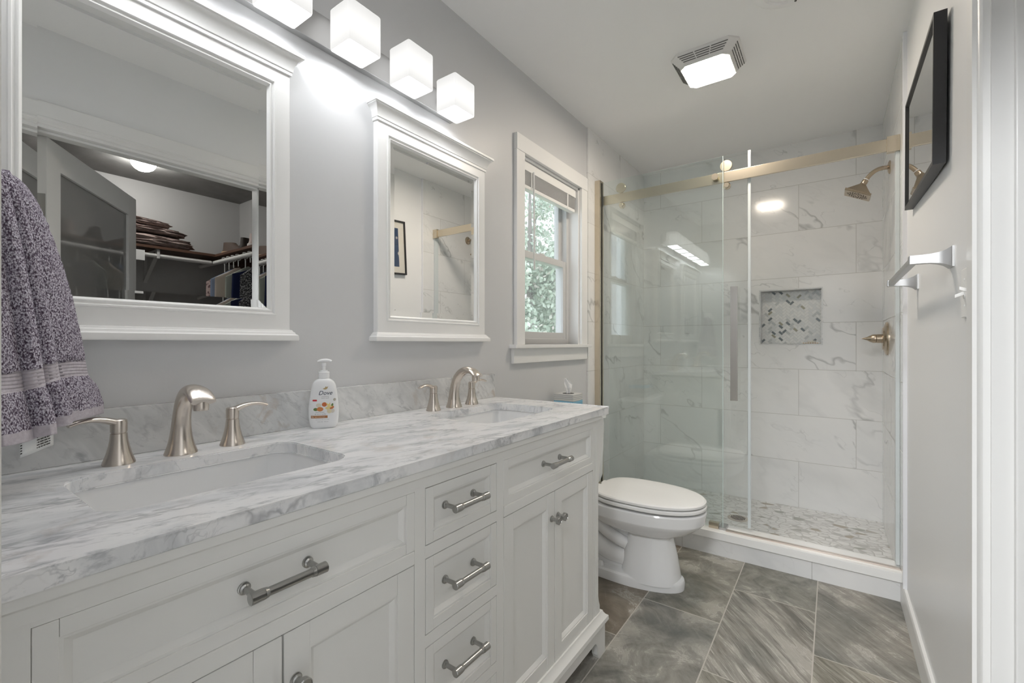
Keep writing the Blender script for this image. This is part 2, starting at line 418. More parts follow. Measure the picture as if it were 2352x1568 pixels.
# closet door casing and jambs
def casing_profile():
    # (distance from outer edge, protrusion)
    return [(0, 0), (0, .017), (.003, .0185), (.062, .0185), (.066, .022), (.070, .022), (.074, .016), (.084, .014), (.089, .010), (.092, .0)]
bm = B(); prof = casing_profile(); o0, o1, ot = DY0-.092, 1.3543, DZ+.092
loops = []
for d, pr in prof:
    loops.append([(XR-pr, o0+d, 0), (XR-pr, o0+d, ot-d), (XR-pr, o1-d, ot-d), (XR-pr, o1-d, 0)])
loft(bm, loops, False, False, closed=False)
struct('trim_6', bm, M_trim)
bm = B()
box(bm, XR, XR+.118, DY1-.004, DY1+.012, 0, DZ); box(bm, XR, XR+.118, DY0-.012, DY0+.004, 0, DZ); box(bm, XR, XR+.118, DY0, DY1, DZ-.012, DZ+.004)
box(bm, XR+.030, XR+.070, DY1-.016, DY1-.004, 0, DZ-.012, .003); box(bm, XR+.030, XR+.070, DY0, DY1, DZ-.024, DZ-.012, .003)
struct('trim_7', bm, M_trim)

# ---------------------------------------------------------------- window
M_casing = plain('window_casing_paint', (.82, .82, .815), .35)
bm = B()
box(bm, 0, .019, 1.7077, WY0, WZ0, WZ1+.0, .002); box(bm, 0, .019, WY1, 2.4435, WZ0, WZ1, .002); box(bm, 0, .021, 1.7077, 2.4435, WZ1, 2.092, .002)
struct('trim_8', bm, M_casing)
struct('trim_9', bbox(-.07, .040, 1.672, 2.462, 1.088, WZ0, .003), M_casing)
struct('trim_10', bbox(0, .018, 1.685, 2.4435, 1.018, 1.088, .002), M_casing)
bm = B()
box(bm, -.14, 0, WY0-.001, WY0+.010, WZ0, WZ1); box(bm, -.14, 0, WY1-.010, WY1+.001, WZ0, WZ1); box(bm, -.14, 0, WY0, WY1, WZ1-.010, WZ1+.001); box(bm, -.14, -.07, WY0, WY1, WZ0-.02, WZ0)
struct('trim_11', bm, M_casing)
t = bpy.data.objects.new('window_1', None); COL.objects.link(t); t.location = (-.1, (WY0+WY1)/2, WZ0); t['kind'] = 'structure'
bpy.context.view_layer.update()
def wl(o): o.matrix_parent_inverse = t.matrix_world.inverted(); return o
def rframe(bm, y0, y1, z0, z1, w_, x0, x1, bev=.002):
    wl_, wr_, wb_, wt_ = w_ if isinstance(w_, tuple) else (w_,)*4
    box(bm, x0, x1, y0, y0+wl_, z0, z1, bev); box(bm, x0, x1, y1-wr_, y1, z0, z1, bev)
    box(bm, x0, x1, y0+wl_-.001, y1-wr_+.001, z0, z0+wb_, bev); box(bm, x0, x1, y0+wl_-.001, y1-wr_+.001, z1-wt_, z1, bev)
    return bm
iy0, iy1, iz0, iz1 = WY0+.010, WY1-.010, WZ0, WZ1-.010
bm = rframe(B(), iy0, iy1, iz0, iz1, (.03, .03, .03, .03), -.135, -.062)
box(bm, -.10, -.095, iy1-.034, iy1-.028, 1.58, iz1-.03); wl(obj('window_frame', bm, M_vinyl, t))
zm = 1.575
s1 = wl(obj('lower_sash', rframe(B(), iy0+.026, iy1-.026, iz0+.026, zm+.012, (.036, .036, .04, .036), -.096, -.066), M_vinyl, t))
s2 = wl(obj('upper_sash', rframe(B(), iy0+.026, iy1-.026, zm-.02, iz1-.026, (.034, .034, .034, .034), -.128, -.098), M_vinyl, t))
def wl2(o, par):
    o.matrix_parent_inverse = (par.matrix_parent_inverse.inverted() if False else par.matrix_world.inverted()); return o
bpy.context.view_layer.update()
g1 = obj('pane', bbox(-.083, -.079, iy0+.06, iy1-.06, iz0+.064, zm-.022), M_wglass, s1); wl2(g1, s1)
g2 = obj('pane', bbox(-.115, -.111, iy0+.058, iy1-.058, zm+.012, iz1-.058), M_wglass, s2); wl2(g2, s2)
t_sc = NT('insect_screen_mesh'); t_sc = t_sc.done(t_sc.n('ShaderNodeMixShader', None, i0=.22, i1=t_sc.n('ShaderNodeBsdfTransparent').outputs[0], i2=t_sc.n('ShaderNodeBsdfTranslucent', None, Color=(.16, .16, .16)).outputs[0]).outputs[0])
wl(obj('insect_screen', bbox(-.1325, -.1320, iy0+.03, iy1-.03, iz0+.03, iz1-.03), t_sc, t))
lk = obj('sash_lock', bbox(-.09, -.07, 2.05, 2.10, zm+.012, zm+.022, .003), M_vinyl, s1); wl2(lk, s1)

# blind
t = thing('window_blind', 'white mini blind pulled all the way up at the top of the window', 'blind', (-.03, 2.07, 1.86))
def at(o, t): 
    bpy.context.view_layer.update(); o.matrix_parent_inverse = t.matrix_world.inverted(); return o
at(obj('headrail', bbox(-.05, -.012, iy0+.006, iy1-.006, 1.958, 2.003, .003), M_plastic, t), t)
bm = B()
for i in range(16): box(bm, -.047, -.017, iy0+.010, iy1-.010, 1.893+i*.0040, 1.893+i*.0040+.0014)
M_slat = plain('blind_slat', (.62, .62, .62), .4)
at(obj('slat_stack', bm, M_slat, t), t)
at(obj('bottom_rail', bbox(-.048, -.016, iy0+.010, iy1-.010, 1.872, 1.891, .004), M_plastic, t), t)
for yy in (iy0+.10, iy1-.10):
    at(obj('ladder_cord', bbox(-.0165, -.014, yy-.006, yy+.006, 1.873, 1.962, .001), M_plastic, t), t)
bm = B(); sweep(bm, [((-.008, 1.893, 1.965), .0045), ((-.006, 1.895, 1.5), .0045), ((-.006, 1.895, 1.488), .006), ((-.006, 1.895, 1.478), .003)], n=10)
at(obj('wand', bm, plain('clear_wand_plastic', (.75, .75, .75), .2), t), t)

# trees outside the window
M_leaf = NT('tree_leaf'); _c = M_leaf.ramp(M_leaf.n('ShaderNodeNewGeometry').outputs['Random Per Island'], [(0, (.30, .37, .28)), (.5, (.46, .53, .42)), (.85, (.60, .66, .56)), (1, (.58, .50, .44))])
M_leaf = M_leaf.done(M_leaf.bsdf(_c, .5))
M_bark = plain('tree_bark', (.22, .19, .17), .9, bump=.5, bscale=30)
def tree(loc, h, r, n, label, seed):
    rnd = random.Random(seed)
    t = thing('tree', label, 'tree', loc, 0, 'trees outside the window')
    obj('trunk', lathe(B(), [(.12, 0), (.10, h*.4), (.05, h*.8), (.01, h)], n=10), M_bark, t)
    bm = B()
    ck = lambda v, m: max(-m, min(m, v))
    cl = [(Vector((ck(rnd.gauss(0, r*.42), r*.62), ck(rnd.gauss(0, r*.42), r*.62), h*.58+ck(rnd.gauss(0, h*.2), h*.36))), rnd.uniform(.3, .6)*r*.6) for _ in range(30)]
    for _ in range(n):
        c, cr = rnd.choice(cl); d = Vector((rnd.gauss(0, 1), rnd.gauss(0, 1), rnd.gauss(0, 1))).normalized()*cr*rnd.uniform(.5, 1)
        p = c+d; s = rnd.uniform(.04, .075)
        a = Vector((rnd.gauss(0, 1), rnd.gauss(0, 1), rnd.gauss(0, 1))).normalized(); b = a.orthogonal().normalized()
        vs = [bm.verts.new(p+a*s), bm.verts.new(p+b*s*.55), bm.verts.new(p-a*s), bm.verts.new(p-b*s*.55)]
        bm.faces.new(vs)
    me = bpy.data.meshes.new('foliage'); bm.to_mesh(me); bm.free(); me.materials.append(M_leaf)
    o = bpy.data.objects.new('foliage', me); COL.objects.link(o); o.parent = t
    return t
tree((-3.9, 7.8, -2.6), 7.4, 1.55, 15000, 'pale green leafy tree seen through the window, nearest the glass', 1)
tree((-6.7, 12.4, -2.6), 8.6, 2.0, 15000, 'bushy green tree behind the nearest tree outside the window', 2)
tree((-8.6, 17.2, -2.6), 10.4, 2.5, 13000, 'farthest tree outside, behind the bushy green tree beyond the window', 3)
tag(obj('lawn', bbox(-16, -.2, -4, 24, -2.75, -2.6), plain('lawn_grass', (.30, .38, .22), .9, bump=.6, bscale=20, var=.3)), 'green lawn under the trees outside the window', 'lawn', kind='stuff')

# ---------------------------------------------------------------- vanity
VY0, VY1, XF = .006, 1.521, .53
van = thing('vanity_cabinet', 'white double-sink vanity cabinet with recessed panel doors and drawers', 'vanity', (0.265, .7637, 0))
def vp(o): return at(o, van)
bm = B()
box(bm, .012, .024, VY0+.03, 1.475, .11, .845); box(bm, .024, .49, VY0+.03, VY0+.045, .11, .845); box(bm, .024, .49, 1.460, 1.475, .11, .845)
box(bm, .024, .49, VY0+.045, 1.460, .11, .125); box(bm, .482, .492, VY0+.045, 1.460, .125, .845)
# face frame
zt = .845
for (y0, y1) in ((VY0+.04, .0903), (.617, .646), (.886, .915), (1.436, 1.477)):
    box(bm, .49, XF, y0, y1, .15, zt, .0012)
for (y0, y1) in ((.0903, .617), (.646, .886), (.915, 1.436)): box(bm, .49, XF, y0-.001, y1+.001, .8155, zt, .001)
for (y0, y1) in ((.0903, .617), (.915, 1.436)): box(bm, .49, XF+.0015, y0+.001, y1-.001, .671, .6985, .0025)
for (z0, z1) in ((.6705, .6965), (.4875, .5135), (.2975, .3235)): box(bm, .49, XF, .645, .887, z0, z1, .001)
box(bm, .49, XF, .05, 1.477, .145, .1515)
# crown lip under the top
prism(bm, [(.50, .822), (XF+.001, .822), (XF+.002, .838), (XF+.007, .842), (XF+.007, .8545), (.50, .8545)], lambda a, b, d: (a, d, b), VY0+.03, 1.495)
vp(obj('cabinet_body', bm, M_cab, van))
# corner posts with tapered corbel tops, base moulding
bm = B()
for s, ye in ((1, 1.477), (-1, .0505)):
    yo = lambda q: ye+s*q
    pr = [(-.012, .15), (.000, .15), (.0, .19)] if False else None
    prof = [(.012, .152), (.012, .178), (.004, .196), (.0, .215), (.0, .60), (.006, .64), (.020, .70), (.034, .76), (.043, .80), (.046, .822), (.040, .842), (.034, .845)]
    poly = [(yo(p), z) for p, z in prof]+[(yo(-.02), .845), (yo(-.02), .152)]
    bm = B(); prism(bm, poly, lambda a, b, d: (d, a, b), .475, XF+.001)
    vp(obj('corner_post', bm, M_cab, van))
bm = B()
y0, y1 = VY0-.002, 1.527
mold = [(XF-.01, .155), (XF+.004, .153), (XF+.006, .146), (XF+.012, .138), (XF+.020, .132), (XF+.021, .118), (XF+.016, .110), (XF+.010, .104), (XF+.010, .098)]
loft(bm, [[(.05, y1-.024+(x-XF), z), (x, y1-.024+(x-XF), z), (x, y0+.024-(x-XF), z), (.05, y0+.024-(x-XF), z)] for x, z in mold], True, True)
vp(obj('base_moulding', bm, M_cab, van))
bm = B()                                        # plinth with arched feet
def arch(yA, yB, foot=.065):
    pts = [(yA, .10), (yA, 0), (yA+foot*.75, 0)]
    for k in range(7):
        a = PI/2*k/6; pts.append((yA+foot*.75+.012+.022*(1-math.cos(a)), .018+.05*math.sin(a)))
    pts2 = [(yA+yB-y, z) for y, z in reversed(pts)]
    return pts+pts2
loft(bm, [[(x, y, z) for y, z in arch(y0+.012, y1-.008)] for x in (XF-.015, XF+.008)])
box(bm, .08, XF-.01, y1-.030, y1-.010, 0, .10); box(bm, .08, XF-.01, y0+.012, y0+.03, 0, .10)
vp(obj('arched_plinth', bm, M_cab, van))
def panel(y0, y1, z0, z1, fr=(.040, .040), th=.018, g=.0016):
    bm = B(); y0 += g; y1 -= g; z0 += g; z1 -= g
    f = fr[0]; j = .0004
    for a, b in ((y0, y0+f), (y1-f, y1)): box(bm, XF-th, XF, a, b, z0, z1, .0006, 1)
    for a, b in ((z0, z0+f), (z1-f, z1)): box(bm, XF-th, XF-.0007, y0+f+j, y1-f-j, a, b, .0004, 1)
    rings2d(bm, y0+f-.0005, y1-f+.0005, z0+f-.0005, z1-f+.0005, [(0, XF-.0035), (.0045, XF-.0035), (.0115, XF-.0088), (.013, XF-.0108)], xmap, True, False)
    return bm
def pull(parent, yc, zc, L=.096):
    h = obj('pull_handle', B(), M_pull, parent) if False else None
    bm = B(); x = XF+.0
    for s in (-1, 1):
        y = yc+s*L/2
        lathe(bm, [(.009, -.0105), (.009, -.008), (.0075, -.0075), (.0072, -.005), (.0048, -.0035), (.0048, .026)], (x, y, zc), 16, 'x')
        sweep(bm, [((x+.028, y-s*.020, zc), .0058), ((x+.028, y-s*.0155, zc), .0064), ((x+.028, y-s*.0150, zc), .0072), ((x+.028, y-s*.0105, zc), .0080), ((x+.028, y-s*.0100, zc), .0074), ((x+.028, y-s*.0092, zc), .0074), ((x+.028, y-s*.0087, zc), .0083), ((x+.028, y+s*.0085, zc), .0085), ((x+.028, y+s*.0092, zc), .0078)], n=20)
    sweep(bm, [((x+.028, yc-L/2+.01, zc), .0063), ((x+.028, yc+L/2-.01, zc), .0063)], n=20)
    return at(obj('pull_handle', bm, M_pull, parent), parent)
def knob(parent, yc, zc):
    bm = B()
    lathe(bm, [(.0095, -.0015), (.0095, .002), (.0080, .0025), (.0075, .005), (.0055, .0065), (.0052, .016), (.0075, .0175), (.0115, .020), (.0120, .028), (.0105, .0295), (.0100, .028), (.0001, .0275)], (XF, yc, zc), 24, 'x')
    return at(obj('door_knob', bm, M_pull, parent), parent)
def part(name, bm, m=None): 
    o = vp(obj(name, bm, m or M_cab, van)); bpy.context.view_layer.update(); return o
fd = part('false_drawer', panel(.0903, .617, .6985, .8155, (.0205,), g=.0003)); pull(fd, .350, .7605)
fd = part('false_drawer', panel(.915, 1.436, .6985, .8155, (.0205,), g=.0003)); pull(fd, 1.170, .7605)
for z0, z1, hz in ((.6965, .8155, .7605), (.5135, .6705, .598), (.3235, .4875, .413), (.1515, .2975, .235)):
    d = part('drawer', panel(.646, .886, z0, z1, (.0215,))); pull(d, .760, hz, .094)
for y0, y1, ky in ((.0903, .3535, .334), (.3535, .617, .373), (.915, 1.1725, 1.153), (1.1725, 1.436, 1.190)):
    d = part('cabinet_door', panel(y0, y1, .1515, .671, (.041,))); knob(d, ky, .592)

# countertop with two cut-outs (boolean free: quads around rounded holes)
def slab_with_holes(x0, x1, y0, y1, z0, z1, holes):
    """holes: (cx, cy, ax, ay, r); build by cutting slab in y strips around each hole"""
    bm = B(); ys = [y0]
    for h in holes: ys += [h[1]-h[3]-.03, h[1]+h[3]+.03]
    ys.append(y1)
    for i in range(0, len(ys), 2):       # solid strips
        vs = {}
        for z in (z0, z1):
            for k, (x, y) in enumerate(((x0, ys[i]), (x1, ys[i]), (x1, ys[i+1]), (x0, ys[i+1]))): vs[(k, z)] = bm.verts.new((x, y, z))
        for z in (z0, z1): bm.faces.new([vs[(k, z)] for k in range(4)])
        bm.faces.new([vs[(0, z0)], vs[(3, z0)], vs[(3, z1)], vs[(0, z1)]]); bm.faces.new([vs[(1, z0)], vs[(2, z0)], vs[(2, z1)], vs[(1, z1)]])
        if i == 0: bm.faces.new([vs[(0, z0)], vs[(1, z0)], vs[(1, z1)], vs[(0, z1)]])
        if i == len(ys)-2: bm.faces.new([vs[(3, z0)], vs[(2, z0)], vs[(2, z1)], vs[(3, z1)]])
    for h in holes:
        cx, cy, ax, ay, r = h; ya, yb = cy-ay-.03, cy+ay+.03
        inner, outer = [], []
        for (sx, sy, a0) in ((1, 1, 0), (-1, 1, PI/2), (-1, -1, PI), (1, -1, 1.5*PI)):
            for k in range(7):
                a = a0+PI/2*k/6
                inner.append((cx+sx*(ax-r)+r*math.cos(a), cy+sy*(ay-r)+r*math.sin(a)))
                if k < 3: outer.append((x1, cy+sy*(ay-r)*.98) if sy*sx > 0 and sx > 0 else None)
        # outer matches: project on the rectangle by angle
        outer = []
        for (px, py) in inner:
            dx, dy = px-cx, py-cy
            tt = min((((x1-cx) if dx > 0 else (x0-cx))/dx) if abs(dx) > 1e-9 else 1e9, (((yb-cy) if dy > 0 else (ya-cy))/dy) if abs(dy) > 1e-9 else 1e9)
            outer.append((cx+dx*tt, cy+dy*tt))
        # insert rectangle corners: snap the nearest outer point to each corner
        for (X, Y) in ((x1, yb), (x0, yb), (x0, ya), (x1, ya)):
            j = min(range(len(outer)), key=lambda q: (outer[q][0]-X)**2+(outer[q][1]-Y)**2); outer[j] = (X, Y)
        n = len(inner)
        iv = {z: [bm.verts.new((p[0], p[1], z)) for p in inner] for z in (z0, z1)}
        ov = {z: [bm.verts.new((p[0], p[1], z)) for p in outer] for z in (z0, z1)}
        for k in range(n):
            j = (k+1) % n
            for z in (z0, z1): bm.faces.new([iv[z][k], iv[z][j], ov[z][j], ov[z][k]])
            bm.faces.new([iv[z0][k], iv[z0][j], iv[z1][j], iv[z1][k]])
            if abs(outer[k][0]-outer[j][0]) < 1e-6: bm.faces.new([ov[z0][k], ov[z0][j], ov[z1][j], ov[z1][k]])
    bmesh.ops.remove_doubles(bm, verts=bm.verts, dist=1e-5)
    es = [e for e in bm.edges if len(e.link_faces) == 2 and e.calc_face_angle(0) > 1.2]
    bmesh.ops.bevel(bm, geom=es, offset=.0025, segments=2, affect='EDGES')
    return bm
ctop = thing('countertop', 'grey-veined white marble countertop with an upstand along the wall', 'countertop', (.27, .7637, .8556))
HO = ((.277, .367, .132, .193, .045), (.277, 1.205, .132, .193, .045))
at(obj('marble_slab', slab_with_holes(.0005, .5418, -.008, 1.5405, .8556, .88, HO), M_marble, ctop), ctop)
at(obj('backsplash', bbox(.0005, .020, -.008, 1.5405, .88, .9806, .0015), M_marbles, ctop), ctop)
for i, h in enumerate(HO):
    s = thing('undermount_sink', ('white rectangular undermount sink nearest the purple-grey towel', 'white rectangular undermount sink nearest the toilet')[i], 'sink', (h[0], h[1], .72), 0, 'undermount sinks in the vanity top')
    bm = B(); R = []
    def rr(ax, ay, r, z):
        o = []
        for (sx, sy, a0) in ((1, 1, 0), (-1, 1, PI/2), (-1, -1, PI), (1, -1, 1.5*PI)):
            for k in range(7):
                a = a0+PI/2*k/6; o.append((sx*(ax-r)+r*math.cos(a), sy*(ay-r)+r*math.sin(a), z-.72))
        return o
    ax, ay = h[2]+.001, h[3]+.001
    rs = [rr(ax+.018, ay+.018, .06, .8545), rr(ax, ay, .045, .8545), rr(ax-.003, ay-.004, .045, .83), rr(ax-.008, ay-.014, .05, .77), rr(ax-.018, ay-.028, .06, .725), rr(ax-.040, ay-.055, .05, .706), rr(ax-.09, ay-.14, .03, .700)]
    loft(bm, rs, False, True)
    obj('basin', bm, M_porc, s)
    obj('drain_ring', lathe(B(), [(.022, -.0205), (.022, -.017), (.014, -.017), (.012, -.019)], n=24), M_nickel, s)

# faucets
def faucet(yc, xo, label):
    t = thing('faucet', label, 'faucet', (.088, yc, .88), 0, 'brushed nickel faucets')
    bm = B()
    P = [((0, 0, 0), .0265, .0265), ((0, 0, .003), .0262, .0262), ((0, 0, .016), .0222, .0222), ((.0, 0, .036), .0182, .0182), ((.002, 0, .062), .0155, .0155), ((.007, 0, .086), .0146, .0144), ((.019, 0, .110), .0148, .0138),
         ((.038, 0, .128), .0155, .0130), ((.062, 0, .1365), .0170, .0112), ((.088, 0, .1335), .0195, .0094), ((.108, 0, .1225), .0205, .0082), ((.116, 0, .1165), .0195, .0070)]
    P = [(p, a*1.12, b*1.10) for p, a, b in P]
    sweep(bm, smoothpath(P, 4), side=(0, 1, 0), n=28)
    sp = obj('spout', bm, M_nickel, t)
    obj('aerator', lathe(B(), [(.0125, -.012), (.0135, -.006), (.0135, .008)], (.103, 0, .1115), 20), M_nickel, sp)
    for s in (-1, 1):
        bm = B(); c = (-.002, s*.101, 0)
        lathe(bm, [(.0255, 0), (.0255, .002), (.0232, .009), (.0195, .02), (.0163, .033), (.0140, .046), (.0130, .0585), (.0118, .0592), (.0118, .0608), (.0130, .0614), (.0132, .078), (.0126, .0838), (.010, .0855)], c, 28)
        L = [((c[0], c[1]-s*.008, .078), .011, .006), ((c[0], c[1]+s*.004, .080), .0115, .0066), ((c[0]+.002, c[1]+s*.020, .0860), .0105, .0046), ((c[0]+.004, c[1]+s*.038, .0895), .0092, .0036), ((c[0]+.006, c[1]+s*.056, .0885), .0082, .0032), ((c[0]+.008, c[1]+s*.073, .0835), .0074, .0028)]
        L = [(p, a, b*(1.0 if k < 2 else 1.35)) for k, (p, a, b) in enumerate(L)]
        sweep(bm, smoothpath(L, 4), side=(1, 0, 0), n=20)
        obj('lever_handle', bm, M_nickel, t)
    return t
faucet(.367, 0, 'brushed nickel widespread faucet at the sink nearest the towel')
faucet(1.208, 0, 'brushed nickel widespread faucet at the sink nearest the tissue box')

# ---------------------------------------------------------------- mirrors
def mirror(y0, label):
    y1 = y0+.546; z0, z1 = 1.147, 1.836
    t = thing('wall_mirror', label, 'mirror', (0, (y0+y1)/2, 1.119), 0, 'white framed wall mirrors')
    yc = (y0+y1)/2
    loc = lambda a, b, d: (d, a-yc, b-1.119)
    bm = B()
    rings2d(bm, y0, y1, z0, z1, [(0, .0), (0, .0195), (.0015, .021), (.037, .021), (.0385, .0235), (.042, .0235), (.0435, .020), (.047, .0185), (.049, .0205), (.0515, .0205), (.0535, .016), (.057, .011), (.0575, .006)], loc, False, False)
    obj('frame', bm, M_frame, t)
    bm = B()
    rings2d(bm, y0+.054, y1-.054, z0+.054, z1-.054, [(0, .0117), (.022, .0108)], loc, True, False)
    obj('mirror_glass', bm, M_mirror, t, smooth=0)
    def mold(prof, nm):
        bm = B(); R = []
        for out, z in prof:
            x = .021+out; R.append([(0, y0-out-yc, z-1.119), (x, y0-out-yc, z-1.119), (x, y1+out-yc, z-1.119), (0, y1+out-yc, z-1.119)])
        loft(bm, R); obj(nm, bm, M_frame, t)
    mold([(0, 1.828), (.004, 1.829), (.004, 1.838), (.006, 1.839), (.0065, 1.845), (.009, 1.856), (.015, 1.867), (.021, 1.8725), (.0235, 1.8735), (.0235, 1.876), (.027, 1.877), (.028, 1.881), (.027, 1.886), (.0, 1.887)], 'crown_moulding')
    mold([(0, 1.119), (.016, 1.119), (.017, 1.122), (.016, 1.133), (.011, 1.136), (.009, 1.141), (.006, 1.1425), (.004, 1.147), (0, 1.148)], 'bottom_moulding')
mirror(.091, 'large white crown-topped wall mirror behind the hanging towel, reflecting the closet')
mirror(.923, 'white crown-topped wall mirror beside the window, reflecting the blue picture')

# ---------------------------------------------------------------- vanity light bar
t = thing('vanity_light', 'brushed nickel bar light with six lit frosted glass cube shades', 'wall lamp', (0, .681, 1.95))
obj('backplate', bbox(.0, .024, -.60, .60, .012, .098, .002), M_chromeb, t)
for k in range(6):
    yc = .107+.2104*k+.053-.681+.0
    arm = obj('arm', bbox(.02, .052, yc-.012, yc+.012, .050, .074, .003), M_chromeb, t)
    obj('shade_cap', bbox(.072, .112, yc-.016, yc+.016, .108, .121, .002), M_chromeb, t)
    obj('shade_bracket', bbox(.036, .100, yc-.009, yc+.009, .1165, .1245, .002), M_chromeb, t)
    bm = B(); x0, x1, y0, y1 = .046, .139, yc-.0535, yc+.0535
    # rounded cube open below
    def rsq(ins, z, r=.006):
        o = []
        for (cx_, cy_, a0) in ((x1-ins-r, y1-ins-r, 0), (x0+ins+r, y1-ins-r, PI/2), (x0+ins+r, y0+ins+r, PI), (x1-ins-r, y0+ins+r, 1.5*PI)):
            for q in range(4): a = a0+PI/2*q/3; o.append((cx_+r*math.cos(a), cy_+r*math.sin(a), z))
        return o
    loft(bm, [rsq(.005, -.004), rsq(.0012, -.008), rsq(0, -.004), rsq(0, .104), rsq(.002, .108), rsq(.006, .110)], False, True)
    sh = obj('glass_shade', bm, M_shade, t)
    bm = B(); loft(bm, [rsq(.006, -.004), rsq(.006, -.003)]); obj('lit_opening', bm, M_bulb, sh)

# ---------------------------------------------------------------- ceiling fan light and round vent
t = thing('exhaust_fan_light', 'white bathroom exhaust fan grille with a lit rectangular lens', 'exhaust fan', (.744, 2.207, H))
def octo(hx, hy, c, z): return [(hx-c, -hy, z), (hx, -hy+c, z), (hx, hy-c, z), (hx-c, hy, z), (-hx+c, hy, z), (-hx, hy-c, z), (-hx, -hy+c, z), (-hx+c, -hy, z)]
M_grille = plain('fan_grille_plastic', (.74, .735, .72), .4)
bm = B(); loft(bm, [octo(.142, .132, .034, 0), octo(.142, .132, .034, -.006), octo(.104, .107, .024, -.044), octo(.103, .106, .024, -.0530)])
g = obj('grille', bm, M_grille, t)
M_slot = plain('fan_slot_shadow', (.16, .16, .155), .8)
for s in (-1, 1):
    bm = B()
    for k in range(4):
        f = .22+k*.19; z = -.006-.038*f; yy = s*(.132-.025*f); w2 = .142-.038*f-.030
        for (a, b) in ((-w2, -w2*.36), (-w2*.30, w2*.30), (w2*.36, w2)): box(bm, a, b, yy-.0012+s*.0014, yy+.0012+s*.0014, z-.0016, z+.0010)
    obj('vent_slots', bm, M_slot, g); bm = B()
    for k in range(4):
        f = .22+k*.19; z = -.006-.038*f; xx = s*(.142-.038*f); w2 = .132-.025*f-.032
        for (a, b) in ((-w2, -w2*.36), (-w2*.30, w2*.30), (w2*.36, w2)): box(bm, xx-.0016+s*.0006, xx+.0016+s*.0006, a, b, z-.0016, z+.0010)
    obj('vent_slots', bm, M_slot, g)
bm = B(); loft(bm, [octo(.100, .103, .0235, -.0525), octo(.100, .103, .0235, -.0535)])
obj('light_lens', bm, M_fan, t)
t = thing('round_ceiling_vent', 'round white ceiling vent cut off by the top edge of the photo', 'ceiling vent', (1.085, 1.905, H))
obj('outer_ring', lathe(B(), [(.123, 0), (.122, -.004), (.110, -.010), (.092, -.011), (.088, -.004)], n=48), M_ceil, t)
obj('inner_disc', lathe(B(), [(.078, 0), (.078, -.010), (.070, -.0135), (.05, -.0145), (.01, -.015)], n=48), M_ceil, t)
obj('screw', lathe(B(), [(.004, -.010), (.004, -.0135)], (.01, .090, 0), 10), M_slot, t)

# ---------------------------------------------------------------- shower enclosure
GF, GR, GS = 2.585, 2.604, 2.628       # fixed glass, rail, sliding glass planes
t = thing('shower_wall_channel', 'tall brushed metal channel holding the fixed glass at the tiled left wall', 'channel', (.03, 2.59, .127))
bm = B(); box(bm, .0115, .046, 2.558, 2.612, .1275, 2.113, .001)
at(obj('channel_profile', bm, M_railm, t), t)
at(obj('rubber_seal', bbox(.046, .0485, 2.580, 2.592, .1275, 2.10), M_rubber, t), t)
def pane(name, label, x0, x1, y, z0, z1, glass, edge, th=.009):
    t = thing(name, label, 'glass panel', ((x0+x1)/2, y, z0))
    at(obj('glass', bbox(x0, x1-.002, y-th/2, y+th/2, z0, z1), glass, t), t)
    at(obj('glass_edge', bbox(x1-.002, x1, y-th/2, y+th/2, z0, z1), edge, t, label='polished pale green glass edge'), t)
    return t
pn = pane('fixed_glass_panel', 'fixed greenish glass shower panel beside the left tiled wall, in front of the rail', .0485, .737, GF, .134, 2.1, M_glass, M_gedge)
sd = pane('sliding_glass_door', 'sliding clear glass shower door hung from rollers behind the fixed panel', .075, .850, GS, .138, 2.118, M_glass2, M_gedge2)
at(obj('edge_seal', bbox(.850, .862, GS-.007, GS+.007, .15, 2.117, .001), M_gedge2, sd), sd)
bm = B(); box(bm, .772, .8065, GS-.050, GS-.036, .812, 1.408, .0008); box(bm, .776, .789, GS-.036, GS-.004, .845, .857); box(bm, .776, .789, GS-.036, GS-.004, 1.375, 1.387)
at(obj('door_handle', bm, M_hndl, sd, label='tall square brushed door handle'), sd)
for xx in (.1635, .748):
    r_ = at(obj('roller', lathe(B(), [(.0285, -.032), (.030, -.031), (.030, -.020), (.022, -.018), (.022, -.005)], (xx, GS, 2.052), 40, 'y'), M_railm, sd), sd)
    at(obj('safety_stop', lathe(B(), [(.012, -.034), (.0135, -.033), (.0135, -.016), (.018, -.014), (.018, -.005)], (xx+.002, GS, 1.949), 30, 'y'), M_railm, sd), sd)
t = thing('sliding_rail', 'brushed metal rail across the top of the shower opening', 'rail', (.73, GR, 1.966))
at(obj('rail_bar', bbox(.050, 1.41, GR-.0065, GR+.0065, 1.966, 2.0205, .001), M_railm, t), t)
at(obj('rail_bracket', bbox(1.404, XR-.0115, GR-.014, GR+.012, 1.958, 2.0285, .001), M_railm, t), t)
at(obj('end_stop', bbox(.0465, .052, GR-.009, GR+.009, 1.962, 2.024), M_pull, t), t)
at(obj('panel_bolt', lathe(B(), [(.0165, -.030), (.0175, -.029), (.0175, -.024), (.008, -.0235), (.008, -.006)], (.697, GR, 1.998), 30, 'y'), M_railm, t), t)
t = thing('door_guide', 'small metal floor guide clipped under the shower glass on the curb', 'door guide', (.70, 2.6, .127))
at(obj('panel_clamp', bbox(.668, .716, GF-.014, GF+.014, .127, .158, .001), M_railm, t), t)
at(obj('slide_block', bbox(.718, .752, GF-.012, GS+.016, .127, .140, .001), M_chromeb, t), t)
tag(obj('threshold_strip', bbox(.752, XR-.0115, 2.565, 2.588, .127, .1325, .001), plain('brushed_threshold', (.66, .58, .52), .3, 1.0)), 'thin brushed metal threshold strip lying on the shower curb', 'threshold')
tag(obj('seal_strip', bbox(XR-.026, XR-.0112, 2.60, 2.64, .134, 1.995, .002), M_gedge2), 'clear plastic bumper strip standing on the right tiled shower wall', 'seal strip')

